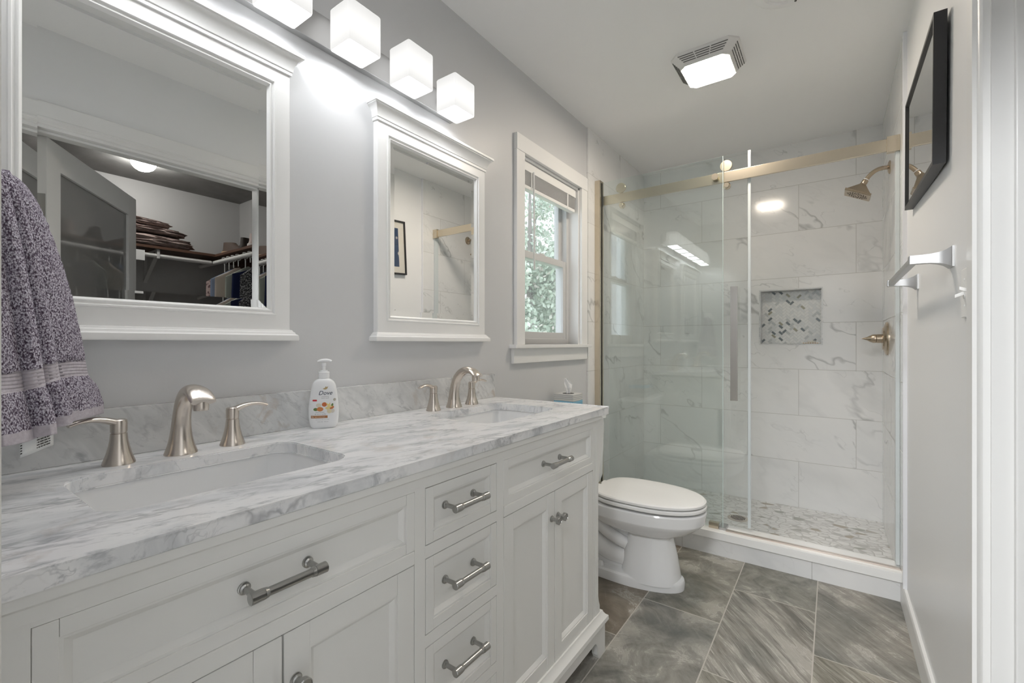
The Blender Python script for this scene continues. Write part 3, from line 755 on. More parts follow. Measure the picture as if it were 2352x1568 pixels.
# niche
bm = rings2d(B(), NX0, NX1, NZ0, NZ1, [(0, YB+.0), (0, YB-.003), (.008, YB-.003), (.008, YB+.0879)], lambda a, b, d: (a, d, b), False, False)
struct('trim_12', bm, M_marbles)
def mos(n, c, v=.0): return plain(n, c, .18, var=.12)
MOS = [mos('mosaic_white', (.84, .85, .84)), mos('mosaic_pale', (.76, .78, .78)), mos('mosaic_grey', (.60, .63, .63)), mos('mosaic_dark', (.20, .23, .25)), mos('mosaic_olive', (.40, .39, .31)), plain('mosaic_grout', (.70, .70, .69), .8)]
bm = B(); yb = YB+.088
x0, x1, z0, z1 = NX0+.008, NX1-.008, NZ0+.009, NZ1-.009
box(bm, x0, x1, yb, yb+.01, z0, z1, mi=5)
def clip(poly):
    def cut(P, f, inter):
        out = []
        for i in range(len(P)):
            a, b = P[i], P[(i+1) % len(P)]
            if f(a): out.append(a)
            if f(a) != f(b): out.append(inter(a, b))
        return out
    def ix(c): return lambda a, b: (c, a[1]+(b[1]-a[1])*(c-a[0])/(b[0]-a[0]))
    def iz(c): return lambda a, b: (a[0]+(b[0]-a[0])*(c-a[1])/(b[1]-a[1]), c)
    for f, i in ((lambda p: p[0] >= x0, ix(x0)), (lambda p: p[0] <= x1, ix(x1)), (lambda p: p[1] >= z0, iz(z0)), (lambda p: p[1] <= z1, iz(z1))):
        if not poly: return poly
        poly = cut(poly, f, i)
    return poly
W_, gp = .0148, .0011
ca, sa = math.cos(PI/4), math.sin(PI/4)
rnd = random.Random(5)
for i in range(-30, 46):
    for j in range(-30, 46):
        # herringbone lattice: each cell (i,j) with (i-j)%4 deciding brick orientation
        m = (i-j) % 4
        if m == 0: r = (i*W_+gp, j*W_+gp, (i+2)*W_-gp, (j+1)*W_-gp)
        elif m == 3 and True: r = (i*W_+gp, j*W_+gp-0, (i+1)*W_-gp, (j+2)*W_-gp)
        else: continue
        q = [(r[0], r[1]), (r[2], r[1]), (r[2], r[3]), (r[0], r[3])]
        q = [(.98+(a-b)*ca, 1.05+(a+b)*sa*1.0) for a, b in q]
        q = clip(q)
        if len(q) < 3: continue
        k = rnd.choices((0, 1, 2, 3, 4), (54, 30, 10, 4, 2))[0]
        vs = [bm.verts.new((a, yb-.0012, b)) for a, b in q]; f = bm.faces.new(vs); f.material_index = k
tag(obj('niche_mosaic', bm, MOS, smooth=0), kind='structure')
# soap tray in the niche
t = thing('soap_tray', 'small white slotted tray with a pale soap bar in the shower niche', 'soap tray', (1.093, YB+.035, NZ0+.009))
obj('tray', bbox(-.050, .050, -.022, .022, 0, .008, .002), M_plastic, t)
bm = B()
for k in range(7): box(bm, -.042+k*.0125, -.034+k*.0125, -.0235, -.0218, .0018, .0062)
obj('drain_slots', bm, plain('amber_slot', (.55, .38, .2), .4), t)
tag(obj('soap_bar', lathe(B(), [(.001, .0), (.020, .001), (.026, .005), (.022, .010), (.001, .0125)], (1.098, YB+.035, NZ0+.0172), 24), plain('soap', (.82, .80, .74), .4)), 'pale oval soap bar on the white tray in the niche', 'soap')

# shower head, valve
t = thing('shower_sprayer', 'square brushed nickel shower head on a curved arm from the right wall', 'shower head', (XR-.011, 3.02, 2.02))
obj('flange', lathe(B(), [(.034, 0), (.034, -.003), (.026, -.008), (.012, -.011)], n=32, axis='x'), M_brz, t)
A = [((0, 0, 0), .0105), ((-.03, 0, .002), .0105), ((-.055, 0, -.004), .0105), ((-.078, 0, -.020), .0105), ((-.100, 0, -.048), .0105)]
arm = obj('arm', sweep(B(), smoothpath(A, 5), side=(0, 1, 0), n=20), M_brz, t)
obj('thread_tape', sweep(B(), [((-.0955, 0, -.0425), .0118), ((-.0985, 0, -.0465), .0118)], side=(0, 1, 0), n=20), M_plastic, arm, label='white thread tape')
bm = B(); hx, hy = .072, .072
def sq(z, a, c=.0): return [(a, -a, z), (a, a, z), (-a, a, z), (-a, -a, z)]
loft(bm, [sq(0, .058), sq(.002, .060), sq(.011, .060), sq(.013, .053), sq(.056, .015), sq(.064, .013)])
lathe(bm, [(.013, .060), (.015, .068), (.014, .082), (.011, .086)], n=20)
M_ = Matrix.Translation((-.112, 0, -.064-.075)) @ Matrix.Rotation(-.42, 4, 'Y')
M_ = Matrix.Translation((-.100, 0, -.048)) @ Matrix.Rotation(.46, 4, 'Y') @ Matrix.Translation((0, 0, -.082))
bmesh.ops.transform(bm, matrix=M_, verts=bm.verts)
hd = obj('spray_head', bm, M_brz, t)
bm = B()
for i in range(64):
    a = i*2.39996; r = .006+.042*math.sqrt(i/64); 
    lathe(bm, [(.0022, -.001), (.0022, .0)], (r*math.cos(a), r*math.sin(a), 0), 8)
bmesh.ops.transform(bm, matrix=M_, verts=bm.verts)
obj('nozzles', bm, M_rubber, hd)
t = thing('shower_valve', 'round brushed nickel shower valve with a pointed lever on the right tiled wall', 'shower valve', (XR-.011, 3.15, 1.137))
obj('trim_plate', lathe(B(), [(.090, 0), (.090, -.003), (.086, -.009), (.062, -.017), (.058, -.022), (.030, -.024)], n=48, axis='x'), M_brz, t)
obj('collar', lathe(B(), [(.024, -.015), (.024, -.046), (.0225, -.048)], n=32, axis='x'), M_brz, t)
bm = lathe(B(), [(.021, -.048), (.024, -.050), (.0235, -.062), (.017, -.076), (.010, -.086), (.007, -.094), (.0008, -.112)], n=32, axis='x')
obj('lever', bm, M_brz, t)
obj('seam_ring', lathe(B(), [(.0215, -.0475), (.0215, -.0505)], n=32, axis='x'), M_rubber, t)
t = thing('shower_drain', 'round metal drain with slots in the pebble shower floor', 'drain', (.74, 3.02, .049))
obj('drain_plate', lathe(B(), [(.058, 0), (.058, .002), (.052, .0035), (.001, .0035)], n=40), M_nickel, t)
bm = B()
for i in range(-5, 6):
    l = math.sqrt(max(.040**2-(i*.0072)**2, 0)); box(bm, i*.0072-.0018, i*.0072+.0018, -l, l, .003, .0042)
obj('slots', bm, M_rubber, t)

# ---------------------------------------------------------------- right wall things
t = thing('framed_picture', 'black deep-framed blue floral print with cream mat on the right wall', 'picture', (XR-.004, 1.966, 1.809))
t.rotation_euler = (math.radians(3.0), 0, math.radians(-.8))
rp = lambda a, b, d: (-d, a, b)
bm = B(); rings2d(bm, -.334, .334, -.199, .199, [(0, -.002), (0, .025), (.011, .025), (.011, .013)], rp, False, True); obj('frame', bm, M_black, t)
M_mat = plain('cream_mat_board', (.80, .77, .70), .7)
obj('mat_board', bbox(-.0145, -.0125, -.324, .324, -.189, .189), M_mat, t)
M_blue = NT('blue_floral_print'); _p = M_blue.objc(); _v = M_blue.n('ShaderNodeTexVoronoi', None, Vector=_p, Scale=16.0).outputs[0]
_n = M_blue.noise(_p, 9.0, 4.0, .6, .8)
_c = M_blue.mix(M_blue.ramp(_v, [(.20, 1.0), (.30, 0.0)]), (.018, .055, .14), M_blue.ramp(_n, [(.35, (.62, .50, .40)), (.6, (.75, .72, .66))]))
M_blue = M_blue.done(M_blue.bsdf(_c, .5))
obj('art_print', bbox(-.0155, -.0145, -.270, .270, -.142, .142), M_blue, t)
obj('picture_glass', bbox(-.0195, -.018, -.324, .324, -.189, .189), glass_mat('picture_glass', (.97, .97, .97), 1.6), t)
# towel bar
t = thing('towel_bar', 'satin chrome towel bar with flared square posts on the right wall', 'towel bar', (XR, 1.90, 1.335))
for s in (-1, 1):
    bm = B(); y = s*.290; R = []
    for d, a in ((0, .0265), (.004, .0265), (.006, .0245), (.014, .0190), (.026, .0145), (.042, .0118), (.058, .0112), (.084, .0112), (.086, .0095)):
        R.append([(-d, y-a, -a), (-d, y+a, -a), (-d, y+a, a), (-d, y-a, a)])
    loft(bm, R); obj('post', bm, M_chromeb, t)
obj('bar', bbox(-.083, -.066, -.283, .283, -.0085, .0085, .002), M_chromeb, t)
# switch plate
t = thing('light_switch', 'white double toggle light switch plate beside the door casing', 'light switch', (XR, 1.4165, 1.2275))
bm = B(); rings2d(bm, -.0585, .0585, -.057, .057, [(0, 0), (0, .004), (.003, .0065)], rp, True, True); obj('cover_plate', bm, M_plastic, t)
for i, s in enumerate((-1, 1)):
    bm = B(); rings2d(bm, s*.023-.0055, s*.023+.0055, -.012, .012, [(0, .006), (0, .0075), (.0008, .008)], rp, True, False)
    a = .45 if s < 0 else -.45
    R = []
    for q, w_ in ((0, .0042), (.016, .0034)): R.append([(-.007-q, s*.023-w_, -w_+q*a), (-.007-q, s*.023+w_, -w_+q*a), (-.007-q, s*.023+w_, w_+q*a), (-.007-q, s*.023-w_, w_+q*a)])
    loft(bm, R); obj('toggle', bm, M_plastic, t)
    for z in (-.030, .030): obj('screw', lathe(B(), [(.003, -.006), (.003, -.0075)], (0, s*.023, z), 10, 'x'), M_plastic, t)

# ---------------------------------------------------------------- toilet and tissue box
TY = 2.10
t = thing('toilet', 'white elongated toilet with closed lid between the vanity and the shower', 'toilet', (0, TY, 0))
bm = B()
R = []
def bowlring(x0, x1, hw, z, n=2.3, N=44, back=.55):
    # egg ring from x0 (back) to x1 (front tip)
    cx = x0+(x1-x0)*.44; r = []
    for i in range(N):
        a = 2*PI*i/N; c, s = math.cos(a), math.sin(a)
        L = (x1-cx) if c > 0 else (cx-x0)
        nn = 2.15 if c > 0 else 3.2
        r.append((cx+L*math.copysign(abs(c)**(2/nn), c), hw*math.copysign(abs(s)**(2/nn), s), z))
    return r
loft(bm, [bowlring(.385, .650, .112, .028), bowlring(.388, .648, .110, .045), bowlring(.40, .632, .098, .14), bowlring(.418, .612, .086, .222), bowlring(.40, .616, .090, .235), bowlring(.34, .655, .118, .248), bowlring(.27, .700, .148, .270),
          bowlring(.235, .735, .168, .298), bowlring(.225, .748, .175, .312), bowlring(.222, .750, .177, .318), bowlring(.222, .757, .179, .360), bowlring(.226, .753, .176, .366)])
# rear deck
R = [[(x, y, z) for x, y, z in sell(.155, 0, z, ax, ay, 5, 44)] for z, ax, ay in ((.300, .10, .085), (.33, .135, .10), (.340, .145, .105), (.366, .145, .108), (.370, .142, .105))]
loft(bm, R)
# lower rear body, foot flange
loft(bm, [sell(.30, 0, z, ax, ay, 3.5, 44) for z, ax, ay in ((.02, .17, .060), (.12, .165, .050), (.24, .15, .045), (.31, .13, .06))])
FL = [bowlring(.10, .660, .118, z) if False else [(x, y*(.86+.14*min(1, max(0, (x-.1)/.35))), zz) for x, y, zz in bowlring(.09, .09+2*ax, ay, z, N=60)] for z, ax, ay in ((0, .287, .121), (.030, .288, .122), (.040, .286, .119), (.047, .280, .110), (.049, .270, .09))]
loft(bm, FL)
obj('bowl', bm, M_porc, t)
bm = B()
for s in (-1, 1):
    sweep(bm, smoothpath([((.09, s*.040, .33), .035, .040), ((.15, s*.046, .26), .036, .043), ((.23, s*.050, .165), .036, .046), ((.32, s*.050, .110), .034, .044), ((.43, s*.045, .095), .030, .036)], 6), side=(0, 1, 0), n=24)
    sweep(bm, smoothpath([((.20, s*.060, .33), .028, .028), ((.25, s*.062, .265), .028, .028), ((.32, s*.062, .205), .028, .028), ((.42, s*.055, .165), .026, .028)], 6), side=(0, 1, 0), n=24)
    lathe(bm, [(.042, .03), (.040, .06), (.030, .078), (.010, .086)], (.235, s*.062, 0), 24)
obj('trapway', bm, M_porc, t)
for s in (-1, 1): obj('bolt_cap', lathe(B(), [(.015, .044), (.0135, .058), (.009, .066), (.001, .068)], (.300, s*.088, 0), 20), M_porc, t)
bm = B(); loft(bm, [bowlring(.262, .757, .179, z) if k else bowlring(.266, .752, .175, z) for z, k in ((.375, 0), (.379, 1), (.388, 1), (.392, 0))])
for s in (-1, 1): box(bm, .235, .285, s*.075-.02, s*.075+.02, .372, .398, .004)
obj('seat', bm, M_seat, t)
bm = B(); loft(bm, [bowlring(.270, .748, .172, .3955), bowlring(.264, .755, .177, .399), bowlring(.264, .755, .177, .408), bowlring(.270, .748, .171, .4135), bowlring(.30, .71, .14, .4165), bowlring(.40, .6, .06, .418)])
obj('lid', bm, M_seat, t)
bm = B(); loft(bm, [sell(.107, 0, z, ax, ay, 7, 44) for z, ax, ay in ((.366, .078, .195), (.40, .083, .215), (.70, .088, .228), (.703, .086, .226))])
tk = obj('tank', bm, M_porc, t)
bm = B(); loft(bm, [sell(.109, 0, z, ax, ay, 7, 44) for z, ax, ay in ((.703, .09, .232), (.707, .095, .238), (.728, .095, .238), (.733, .09, .232))])
obj('tank_lid', bm, M_porc, t)
bm = B(); lathe(bm, [(.012, 0), (.012, .012)], (.193, -.16, .64), 16, 'x'); box(bm, .200, .208, -.165, -.10, .632, .646, .003); obj('flush_lever', bm, M_chromeb, tk)
# tissue box
t = thing('tissue_box', 'grey and blue striped cube tissue box standing on the toilet tank', 'tissue box', (.095, 2.062, .733))
M_box = NT('striped_tissue_box'); P = M_box.objc(); S = M_box.sep(P)
hh = M_box.math('ADD', M_box.math('ADD', S[2], M_box.math('MULTIPLY', M_box.noise(M_box.vmath('MULTIPLY', P, (1, 1, .2)), 30.0), .006)), 0)
st = M_box.ramp(M_box.math('DIVIDE', hh, .12), [(0, (.55, .55, .54)), (.30, (.10, .10, .10)), (.33, (.45, .45, .44)), (.55, (.18, .42, .58)), (.68, (.25, .52, .68)), (.735, (.10, .12, .14)), (.75, (.62, .62, .60)), (.82, (.42, .42, .41)), (.85, (.70, .70, .69)), (.89, (.15, .15, .15)), (.905, (.66, .66, .65)), (.96, (.34, .34, .33)), (.975, (.6, .6, .59))], 'CONSTANT')
M_box = M_box.done(M_box.bsdf(st, .4))
bm = bbox(-.056, .056, -.052, .052, 0, .120, .001); obj('carton', bm, M_box, t)
obj('opening', lathe(B(), [(.001, .1200), (.030, .1200), (.030, .1206), (.001, .1206)], n=32), M_dark, t)
bm = B(); N1 = 9; R = []
for k, (z, hw, off) in enumerate(((.112, .008, .0), (.130, .013, .001), (.150, .018, .002), (.168, .021, .000), (.180, .016, -.005), (.192, .010, -.011), (.1985, .006, -.014))):
    ring = []
    for i in range(N1): u = i/(N1-1)*2-1; ring.append((off+u*hw, .004*math.sin(u*5+z*60)+.002, z))
    for i in range(N1-1, -1, -1): u = i/(N1-1)*2-1; ring.append((off+u*hw, .004*math.sin(u*5+z*60)-.002, z))
    R.append(ring)
loft(bm, R)
bmesh.ops.rotate(bm, verts=bm.verts, cent=(0, 0, 0), matrix=Matrix.Rotation(.62, 3, 'Z'))
tag(at(obj('tissue_sheet', bm, plain('white_tissue', (.88, .88, .88), .9)), t) if False else obj('tissue_sheet', bm, plain('white_tissue', (.88, .88, .88), .9), t))

# ---------------------------------------------------------------- soap pump bottle
t = thing('soap_pump_bottle', 'white hand soap pump bottle with fruit label on the marble countertop', 'soap bottle', (.060, .712, .88), math.radians(54))
PB = [(0, .034, .021), (.003, .037, .0235), (.012, .0405, .0255), (.035, .0435, .027), (.060, .0432, .027), (.085, .0400, .0255), (.105, .0365, .024), (.118, .0335, .0225), (.127, .0285, .0205), (.1325, .021, .017), (.1355, .014, .013)]
PB = smoothpath([((z, a*.90, b*.92), 0) for z, a, b in PB], 4); PB = [(p[0][0], p[0][1], p[0][2]) for p in PB]
NSE = 2.6
M_bot = plain('white_bottle_plastic', (.86, .87, .88), .22, spec=.5)
bm = B(); loft(bm, [sell(0, 0, z, a, b, NSE, 48) for z, a, b in PB]); body = obj('bottle', bm, M_bot, t)
obj('collar', lathe(B(), [(.0135, .1345), (.0148, .136), (.0148, .152), (.0135, .1535), (.010, .154), (.010, .1575), (.0085, .158)], n=32), M_bot, t)
bm = B(); lathe(bm, [(.0045, .156), (.0045, .168), (.0062, .170), (.0062, .178)], n=20)
sweep(bm, smoothpath([((-.016, 0, .181), .006, .003), ((-.008, 0, .1835), .0085, .0045), ((.002, 0, .1845), .0085, .005), ((.012, 0, .1845), .006, .004), ((.0195, 0, .1815), .0045, .0035)], 4), side=(0, 1, 0), n=18)
obj('pump', bm, M_bot, t)
def surf(x, z, off):
    for (za, a0, b0), (zb, a1, b1) in zip(PB, PB[1:]):
        if za <= z <= zb:
            f = (z-za)/max(zb-za, 1e-9); a = a0+(a1-a0)*f; b = b0+(b1-b0)*f
            return -(b*max(1-(abs(x)/a)**NSE, 0.0)**(1/NSE))-off
    return 0
def stick(bm, off=.0002):
    for _ in range(4):
        es = [e for e in bm.edges if e.calc_length() > .0035]
        if not es: break
        bmesh.ops.subdivide_edges(bm, edges=es, cuts=1); bmesh.ops.triangulate(bm, faces=[f for f in bm.faces if len(f.verts) > 3])
    for v in bm.verts: v.co = Vector((v.co.x, surf(v.co.x, v.co.y, off), v.co.y))
    return bm
def lab(s, size, x, z, shear, m, nm='label_text', off=.0004, ali='CENTER'):
    bm = text_mesh(s, size, shear, align=ali)
    for v in bm.verts: v.co.x += x; v.co.y += z; v.co.z = 0
    stick(bm, off); return obj(nm, bm, m, body, smooth=0)
M_ink = plain('navy_ink', (.01, .025, .06), .4); M_gold = plain('gold_ink', (.45, .33, .16), .35); M_grey = plain('grey_ink', (.35, .36, .37), .5)
LX = .003
lab('Dove', .0158, LX+.002, .0915, .28, M_ink)
lab('nourishing', .0042, LX+.002, .0860, 0, M_grey); lab('hand wash', .0046, LX+.002, .0815, 0, M_grey)
lab('shea butter', .0050, LX-.011, .0432, 0, M_grey); lab('& warm vanilla', .0048, LX-.010, .0380, 0, M_grey)
def blob(nm, pts, col, off=.0003, par=body):
    bm = B(); f = bm.faces.new([bm.verts.new((a, b, 0)) for a, b in pts]); 
    bmesh.ops.triangulate(bm, faces=[f]); stick(bm, off); return obj(nm, bm, plain(nm+'_ink', col, .45), par, smooth=0)
def ell(cx, cz, a, b, rot=0, n=14): return [(cx+a*math.cos(2*PI*k/n)*math.cos(rot)-b*math.sin(2*PI*k/n)*math.sin(rot), cz+a*math.cos(2*PI*k/n)*math.sin(rot)+b*math.sin(2*PI*k/n)*math.cos(rot)) for k in range(n)]
blob('gold_bird_emblem', [(-.0065+LX+.002, .1085), (-.001+LX+.002, .1105), (.001+LX+.002, .1145), (.004+LX+.002, .1122), (.0075+LX+.002, .1150), (.0055+LX+.002, .1090), (.002+LX+.002, .1058), (-.003+LX+.002, .1062)], (.50, .38, .20))
blob('red_badge', [(-.0265, .0745), (-.0165, .0745), (-.0155, .0765), (-.0165, .0790), (-.0265, .0790), (-.0275, .0765)], (.55, .03, .04))
blob('round_seal', ell(.0285, .0775, .0035, .0038), (.45, .42, .36))
blob('leaf_print', ell(-.019, .0525, .006, .0042), (.16, .25, .08)); blob('fruit_print', ell(-.008, .0530, .0085, .006), (.62, .24, .08), .0005)
blob('fruit_print', ell(-.0115, .0635, .0068, .0055), (.72, .68, .58), .0004); blob('fruit_print', ell(.003, .0655, .0065, .006), (.60, .16, .05), .0004)
blob('flower_print', [(.004, .056), (.011, .060), (.007, .070), (.014, .066), (.017, .071), (.018, .062), (.024, .060), (.017, .056), (.012, .050)], (.80, .66, .28), .0006)
blob('leaf_print', ell(.0225, .0625, .0028, .0055, -.3), (.16, .25, .08), .0005); blob('fruit_print', ell(.0215, .0565, .006, .0042, .4), (.58, .20, .08), .0005)
blob('fruit_print', ell(.0155, .047, .006, .0062), (.76, .68, .48), .0007); blob('fruit_print', ell(.0235, .047, .0055, .0055), (.70, .66, .60), .0005)
blob('brown_banner', [(-.0315, .0285), (.0110, .0285), (.0110, .0355), (-.0315, .0355)], (.42, .18, .06), .0003)
lab('10x', .0052, -.0275, .0302, 0, plain('pale_ink', (.85, .8, .72), .5), off=.0008); lab('plant moisturizers', .0036, -.008, .0308, 0, plain('pale_ink_small', (.85, .8, .72), .5), off=.0008)
lab('moisturizes with every wash', .0030, -.002, .0240, 0, M_grey); lab('12 FL OZ   354 mL', .0036, -.001, .0175, 0, M_grey)

# ---------------------------------------------------------------- hanging towel
t = thing('towel_hook', 'white wall hook with a rounded square face holding the purple-grey towel', 'hook', (.13, -.01, 1.33))
obj('wall_plate', bbox(-.028, .028, 0, .012, .015, .085, .004, 3), M_plastic, t)
obj('hook_post', bbox(-.014, .014, .010, .106, .036, .064, .004, 3), M_plastic, t)
obj('front_plate', bbox(-.034, .034, .100, .113, 0, .100, .006, 4), M_plastic, t)
obj('hook_arm', bbox(-.010, .010, .108, .128, .030, .046, .004, 3), M_chromeb, t)
def towel_mat(name, kind):
    t = NT(name); P = t.objc()
    if kind == 'pile':
        n1 = t.noise(t.vmath('MULTIPLY', P, (1, 1, .6)), 540.0, 3.0, .7, .6)
        v = t.n('ShaderNodeTexVoronoi', None, Vector=t.vmath('MULTIPLY', P, (1, 1, .7)), Scale=430.0).outputs[0]
        h = t.math('SUBTRACT', n1, t.math('MULTIPLY', v, .5))
        c = t.ramp(h, [(.08, (.09, .065, .095)), (.22, (.30, .26, .33)), (.38, (.72, .69, .77))])
        return t.done(t.bsdf(c, .95, 0, t.bump(h, .9, .003), .1))
    c = t.mix(t.noise(P, 160.0, 2.0), (.38, .34, .38), (.60, .57, .61))
    return t.done(t.bsdf(c, .85, 0, t.bump(t.noise(P, 300.0), .6, .001), .15))
M_pile, M_band = towel_mat('purple_grey_terry', 'pile'), towel_mat('purple_grey_weave', 'band')
tw = thing('hand_towel', 'purple-grey terry hand towel hanging at the left edge of the photo', 'towel', (.12, .12, .965))
NS, NTt = 90, 220
RIGHT = [(0, .135), (.06, .146), (.15, .160), (.30, .178), (.45, .193), (.62, .206), (.74, .214), (.825, .220), (.875, .233), (.95, .242), (1.0, .243)]
def lerp_t(tab, t):
    for (a, va), (b, vb) in zip(tab, tab[1:]):
        if a <= t <= b: f = (t-a)/(b-a); return va+(vb-va)*f
    return tab[-1][1]
def towel_pt(s, t_):
    yr = lerp_t(RIGHT, t_); xr = .105-.055*t_
    yl, xl = .075+.02*t_, .150+.065*t_
    x = xl+(xr-xl)*s; y = yl+(yr-yl)*s
    zt = 1.385-.012*abs(s-.5)*2; zb = .961+.018*s
    z = zt+(zb-zt)*t_
    # folds running down from the hook
    amp = .021*(.45+.55*t_)
    fold = amp*(1.0*math.exp(-((s-.36)/.045)**2)*1.3+1.0*math.exp(-((s-.54)/.04)**2)*(1-.4*t_)+.35*math.sin(s*9+1.0))
    top = max(0, 1-t_/.06); 
    x += fold*1.1+(.010*math.sin(s*PI)) - top*.012
    y += fold*.25
    z += -.004*math.sin(s*7)*t_
    if .735 < t_ < .825: x -= .003
    return Vector((x, y, z))
bm = B(); G = [[bm.verts.new(towel_pt(i/NS, j/NTt)+Vector((noise.noise(Vector((i*.35, j*.35, 0)))*.0016, 0, noise.noise(Vector((i*.35, j*.35, 9)))*.0012)) if not (.735 < j/NTt < .825 or j/NTt > .958) else towel_pt(i/NS, j/NTt)) for i in range(NS+1)] for j in range(NTt+1)]
for j in range(NTt):
    tt = j/NTt; mi = 1 if (.735 < tt < .825 or tt > .958) else 0
    for i in range(NS):
        f = bm.faces.new((G[j][i], G[j][i+1], G[j+1][i+1], G[j+1][i])); f.material_index = mi
# ribs in the woven band
for j in range(NTt+1):
    tt = j/NTt
    if .735 < tt < .825 and (j % 3) == 0:
        for v in G[j]: v.co.x -= .0014
tow = at(obj('towel_cloth', bm, [M_pile, M_band], tw, smooth=80), tw)
md = tow.modifiers.new('thick', 'SOLIDIFY'); md.thickness = .011; md.offset = -1
bm = B()
for i in range(21):
    pass
TG = []
for j in range(5):
    TG.append([bm.verts.new((.180-.045*i/6+.002*math.sin(i), .125+.044*i/6, .970+.006*i/6-.036*j/4)) for i in range(7)])
for j in range(4):
    for i in range(6): bm.faces.new((TG[j][i], TG[j][i+1], TG[j+1][i+1], TG[j+1][i]))
tg = at(obj('care_tag', bm, plain('white_satin_tag', (.80, .82, .82), .5), tw, label='white printed care tag'), tw)
md = tg.modifiers.new('thick', 'SOLIDIFY'); md.thickness = .0006
bm = B(); rnd = random.Random(3)
for j in range(5):
    a = .06
    while a < .92:
        b = min(a+rnd.uniform(.05, .13), .95)
        def q(u, h): return (.180-.045*u+.0032, .125+.044*u-.0026, .970+.006*u-.036*h)
        h0 = .36+j*.115; vs = [bm.verts.new(q(a, h0)), bm.verts.new(q(b, h0)), bm.verts.new(q(b, h0+.05)), bm.verts.new(q(a, h0+.05))]
        bm.faces.new(vs); a = b+.018
bpy.context.view_layer.update()
o = obj('tag_print', bm, plain('black_tag_ink', (.03, .03, .03), .5), tg, smooth=0); o.matrix_parent_inverse = tg.matrix_world.inverted()

# ---------------------------------------------------------------- closet seen in the mirror
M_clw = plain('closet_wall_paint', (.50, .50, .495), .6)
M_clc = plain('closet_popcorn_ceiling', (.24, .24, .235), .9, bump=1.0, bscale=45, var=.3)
CX0, CX1, CY0, CY1 = XR+.115, 3.33, -.3, 1.944
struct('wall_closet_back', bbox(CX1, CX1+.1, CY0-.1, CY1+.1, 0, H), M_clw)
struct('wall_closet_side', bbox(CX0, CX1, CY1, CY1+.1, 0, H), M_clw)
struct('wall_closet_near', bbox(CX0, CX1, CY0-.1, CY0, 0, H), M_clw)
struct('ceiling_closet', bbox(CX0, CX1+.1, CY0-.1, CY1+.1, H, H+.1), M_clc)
struct('floor_closet', bbox(2.7, CX1+.1, CY0-.1, CY1+.1, -.08, 0), plain('closet_carpet', (.42, .38, .33), .95, bump=1.0, bscale=300))
t = thing('closet_lamp', 'lit cut-glass dome lamp on the closet ceiling, seen in the mirror', 'ceiling lamp', (2.80, 1.08, H))
obj('lamp_base', lathe(B(), [(.085, 0), (.085, -.012)], n=32), M_chromeb, t)
bm = B(); R = []
for r, h in ((.066, -.012), (.070, -.022), (.064, -.040), (.052, -.058), (.032, -.072), (.012, -.080)):
    R.append([((r*(1+.05*(k % 2)))*math.cos(2*PI*k/48), (r*(1+.05*(k % 2)))*math.sin(2*PI*k/48), h) for k in range(48)])
loft(bm, R); obj('glass_dome', bm, M_closl, t)
obj('finial', lathe(B(), [(.006, -.078), (.009, -.084), (.003, -.092)], n=16), M_chromeb, t)
# door leaf opened into the closet
hx, hy = XR+.105, DY0+.015; ang = math.atan2(.881-hy, 2.325-hx); DW = math.hypot(.881-hy, 2.325-hx)
t = bpy.data.objects.new('door_1', None); COL.objects.link(t); t.location = (hx, hy, 0); t.rotation_euler = (0, 0, ang); t['kind'] = 'structure'
bm = B(); fmap = lambda a, b, d: (a, d, b)
rframe_ = [(0, .105), (DW-.105, DW)]
for a, b in rframe_: box(bm, a, b, 0, .035, .012, 1.995, .002)
box(bm,   .104, DW-.104, 0, .035, 1.875, 1.995, .002); box(bm, .104, DW-.104, 0, .035, .012, .25, .002)
obj('door_frame', bm, M_trim, t)
M_dg = NT('smoked_door_glass'); 
M_dg = M_dg.done(M_dg.n('ShaderNodeMixShader', None, i0=.22, i1=M_dg.bsdf((.20, .20, .195), .5, spec=.2), i2=M_dg.n('ShaderNodeBsdfGlossy', None, Color=(.9, .9, .9), Roughness=0.02).outputs[0]).outputs[0])
obj('door_glass', bbox(.10, DW-.10, .012, .022, .24, 1.88), M_dg, t)
bm = B()
for z in (1.70,): box(bm, -.0035, .0015, .004, .031, z-.05, z+.05, .0008)
obj('hinge', bm, M_pull, t)
# shelves, rods, bracket
M_shelf = plain('dark_brown_shelf_wood', (.115, .060, .038), .45, var=.25)
t = thing('closet_shelf', 'dark brown wooden closet shelf along the back wall, seen in the mirror', 'shelf', (3.18, .7, 1.835)); at(obj('shelf_board', bbox(3.02, CX1, CY0, 1.62, 1.835, 1.855, .001), M_shelf, t), t)
t = thing('closet_shelf', 'dark brown wooden closet shelf over the hanging clothes, seen in the mirror', 'shelf', (2.6, 1.78, 1.835)); at(obj('shelf_board', bbox(CX0, CX1, 1.62, CY1, 1.835, 1.855, .001), M_shelf, t), t)
at(obj('wall_cleat', bbox(CX0, CX1, 1.905, CY1, 1.775, 1.835), M_shelf, t), t)
M_rod = plain('white_closet_rod', (.80, .79, .77), .4)
tag(obj('closet_rod', sweep(B(), [((3.05, CY0, 1.785), .017), ((3.05, 1.60, 1.785), .017)], n=20), M_rod), 'white closet rod under the back shelf, left part of the mirror view', 'closet rod')
tag(obj('closet_rod', sweep(B(), [((CX0, 1.625, 1.785), .017), ((CX1, 1.625, 1.785), .017)], n=20), M_rod), 'white closet rod holding the hanging clothes, seen in the mirror', 'closet rod')
t = thing('shelf_bracket', 'white metal triangular bracket under the closet back shelf', 'bracket', (CX1-.005, 1.235, 1.60))
M_brk = plain('white_bracket_metal', (.62, .62, .61), .4)
bm = B(); box(bm, CX1-.006, CX1, 1.225, 1.245, 1.60, 1.83); box(bm, 3.04, CX1, 1.225, 1.245, 1.825, 1.834)
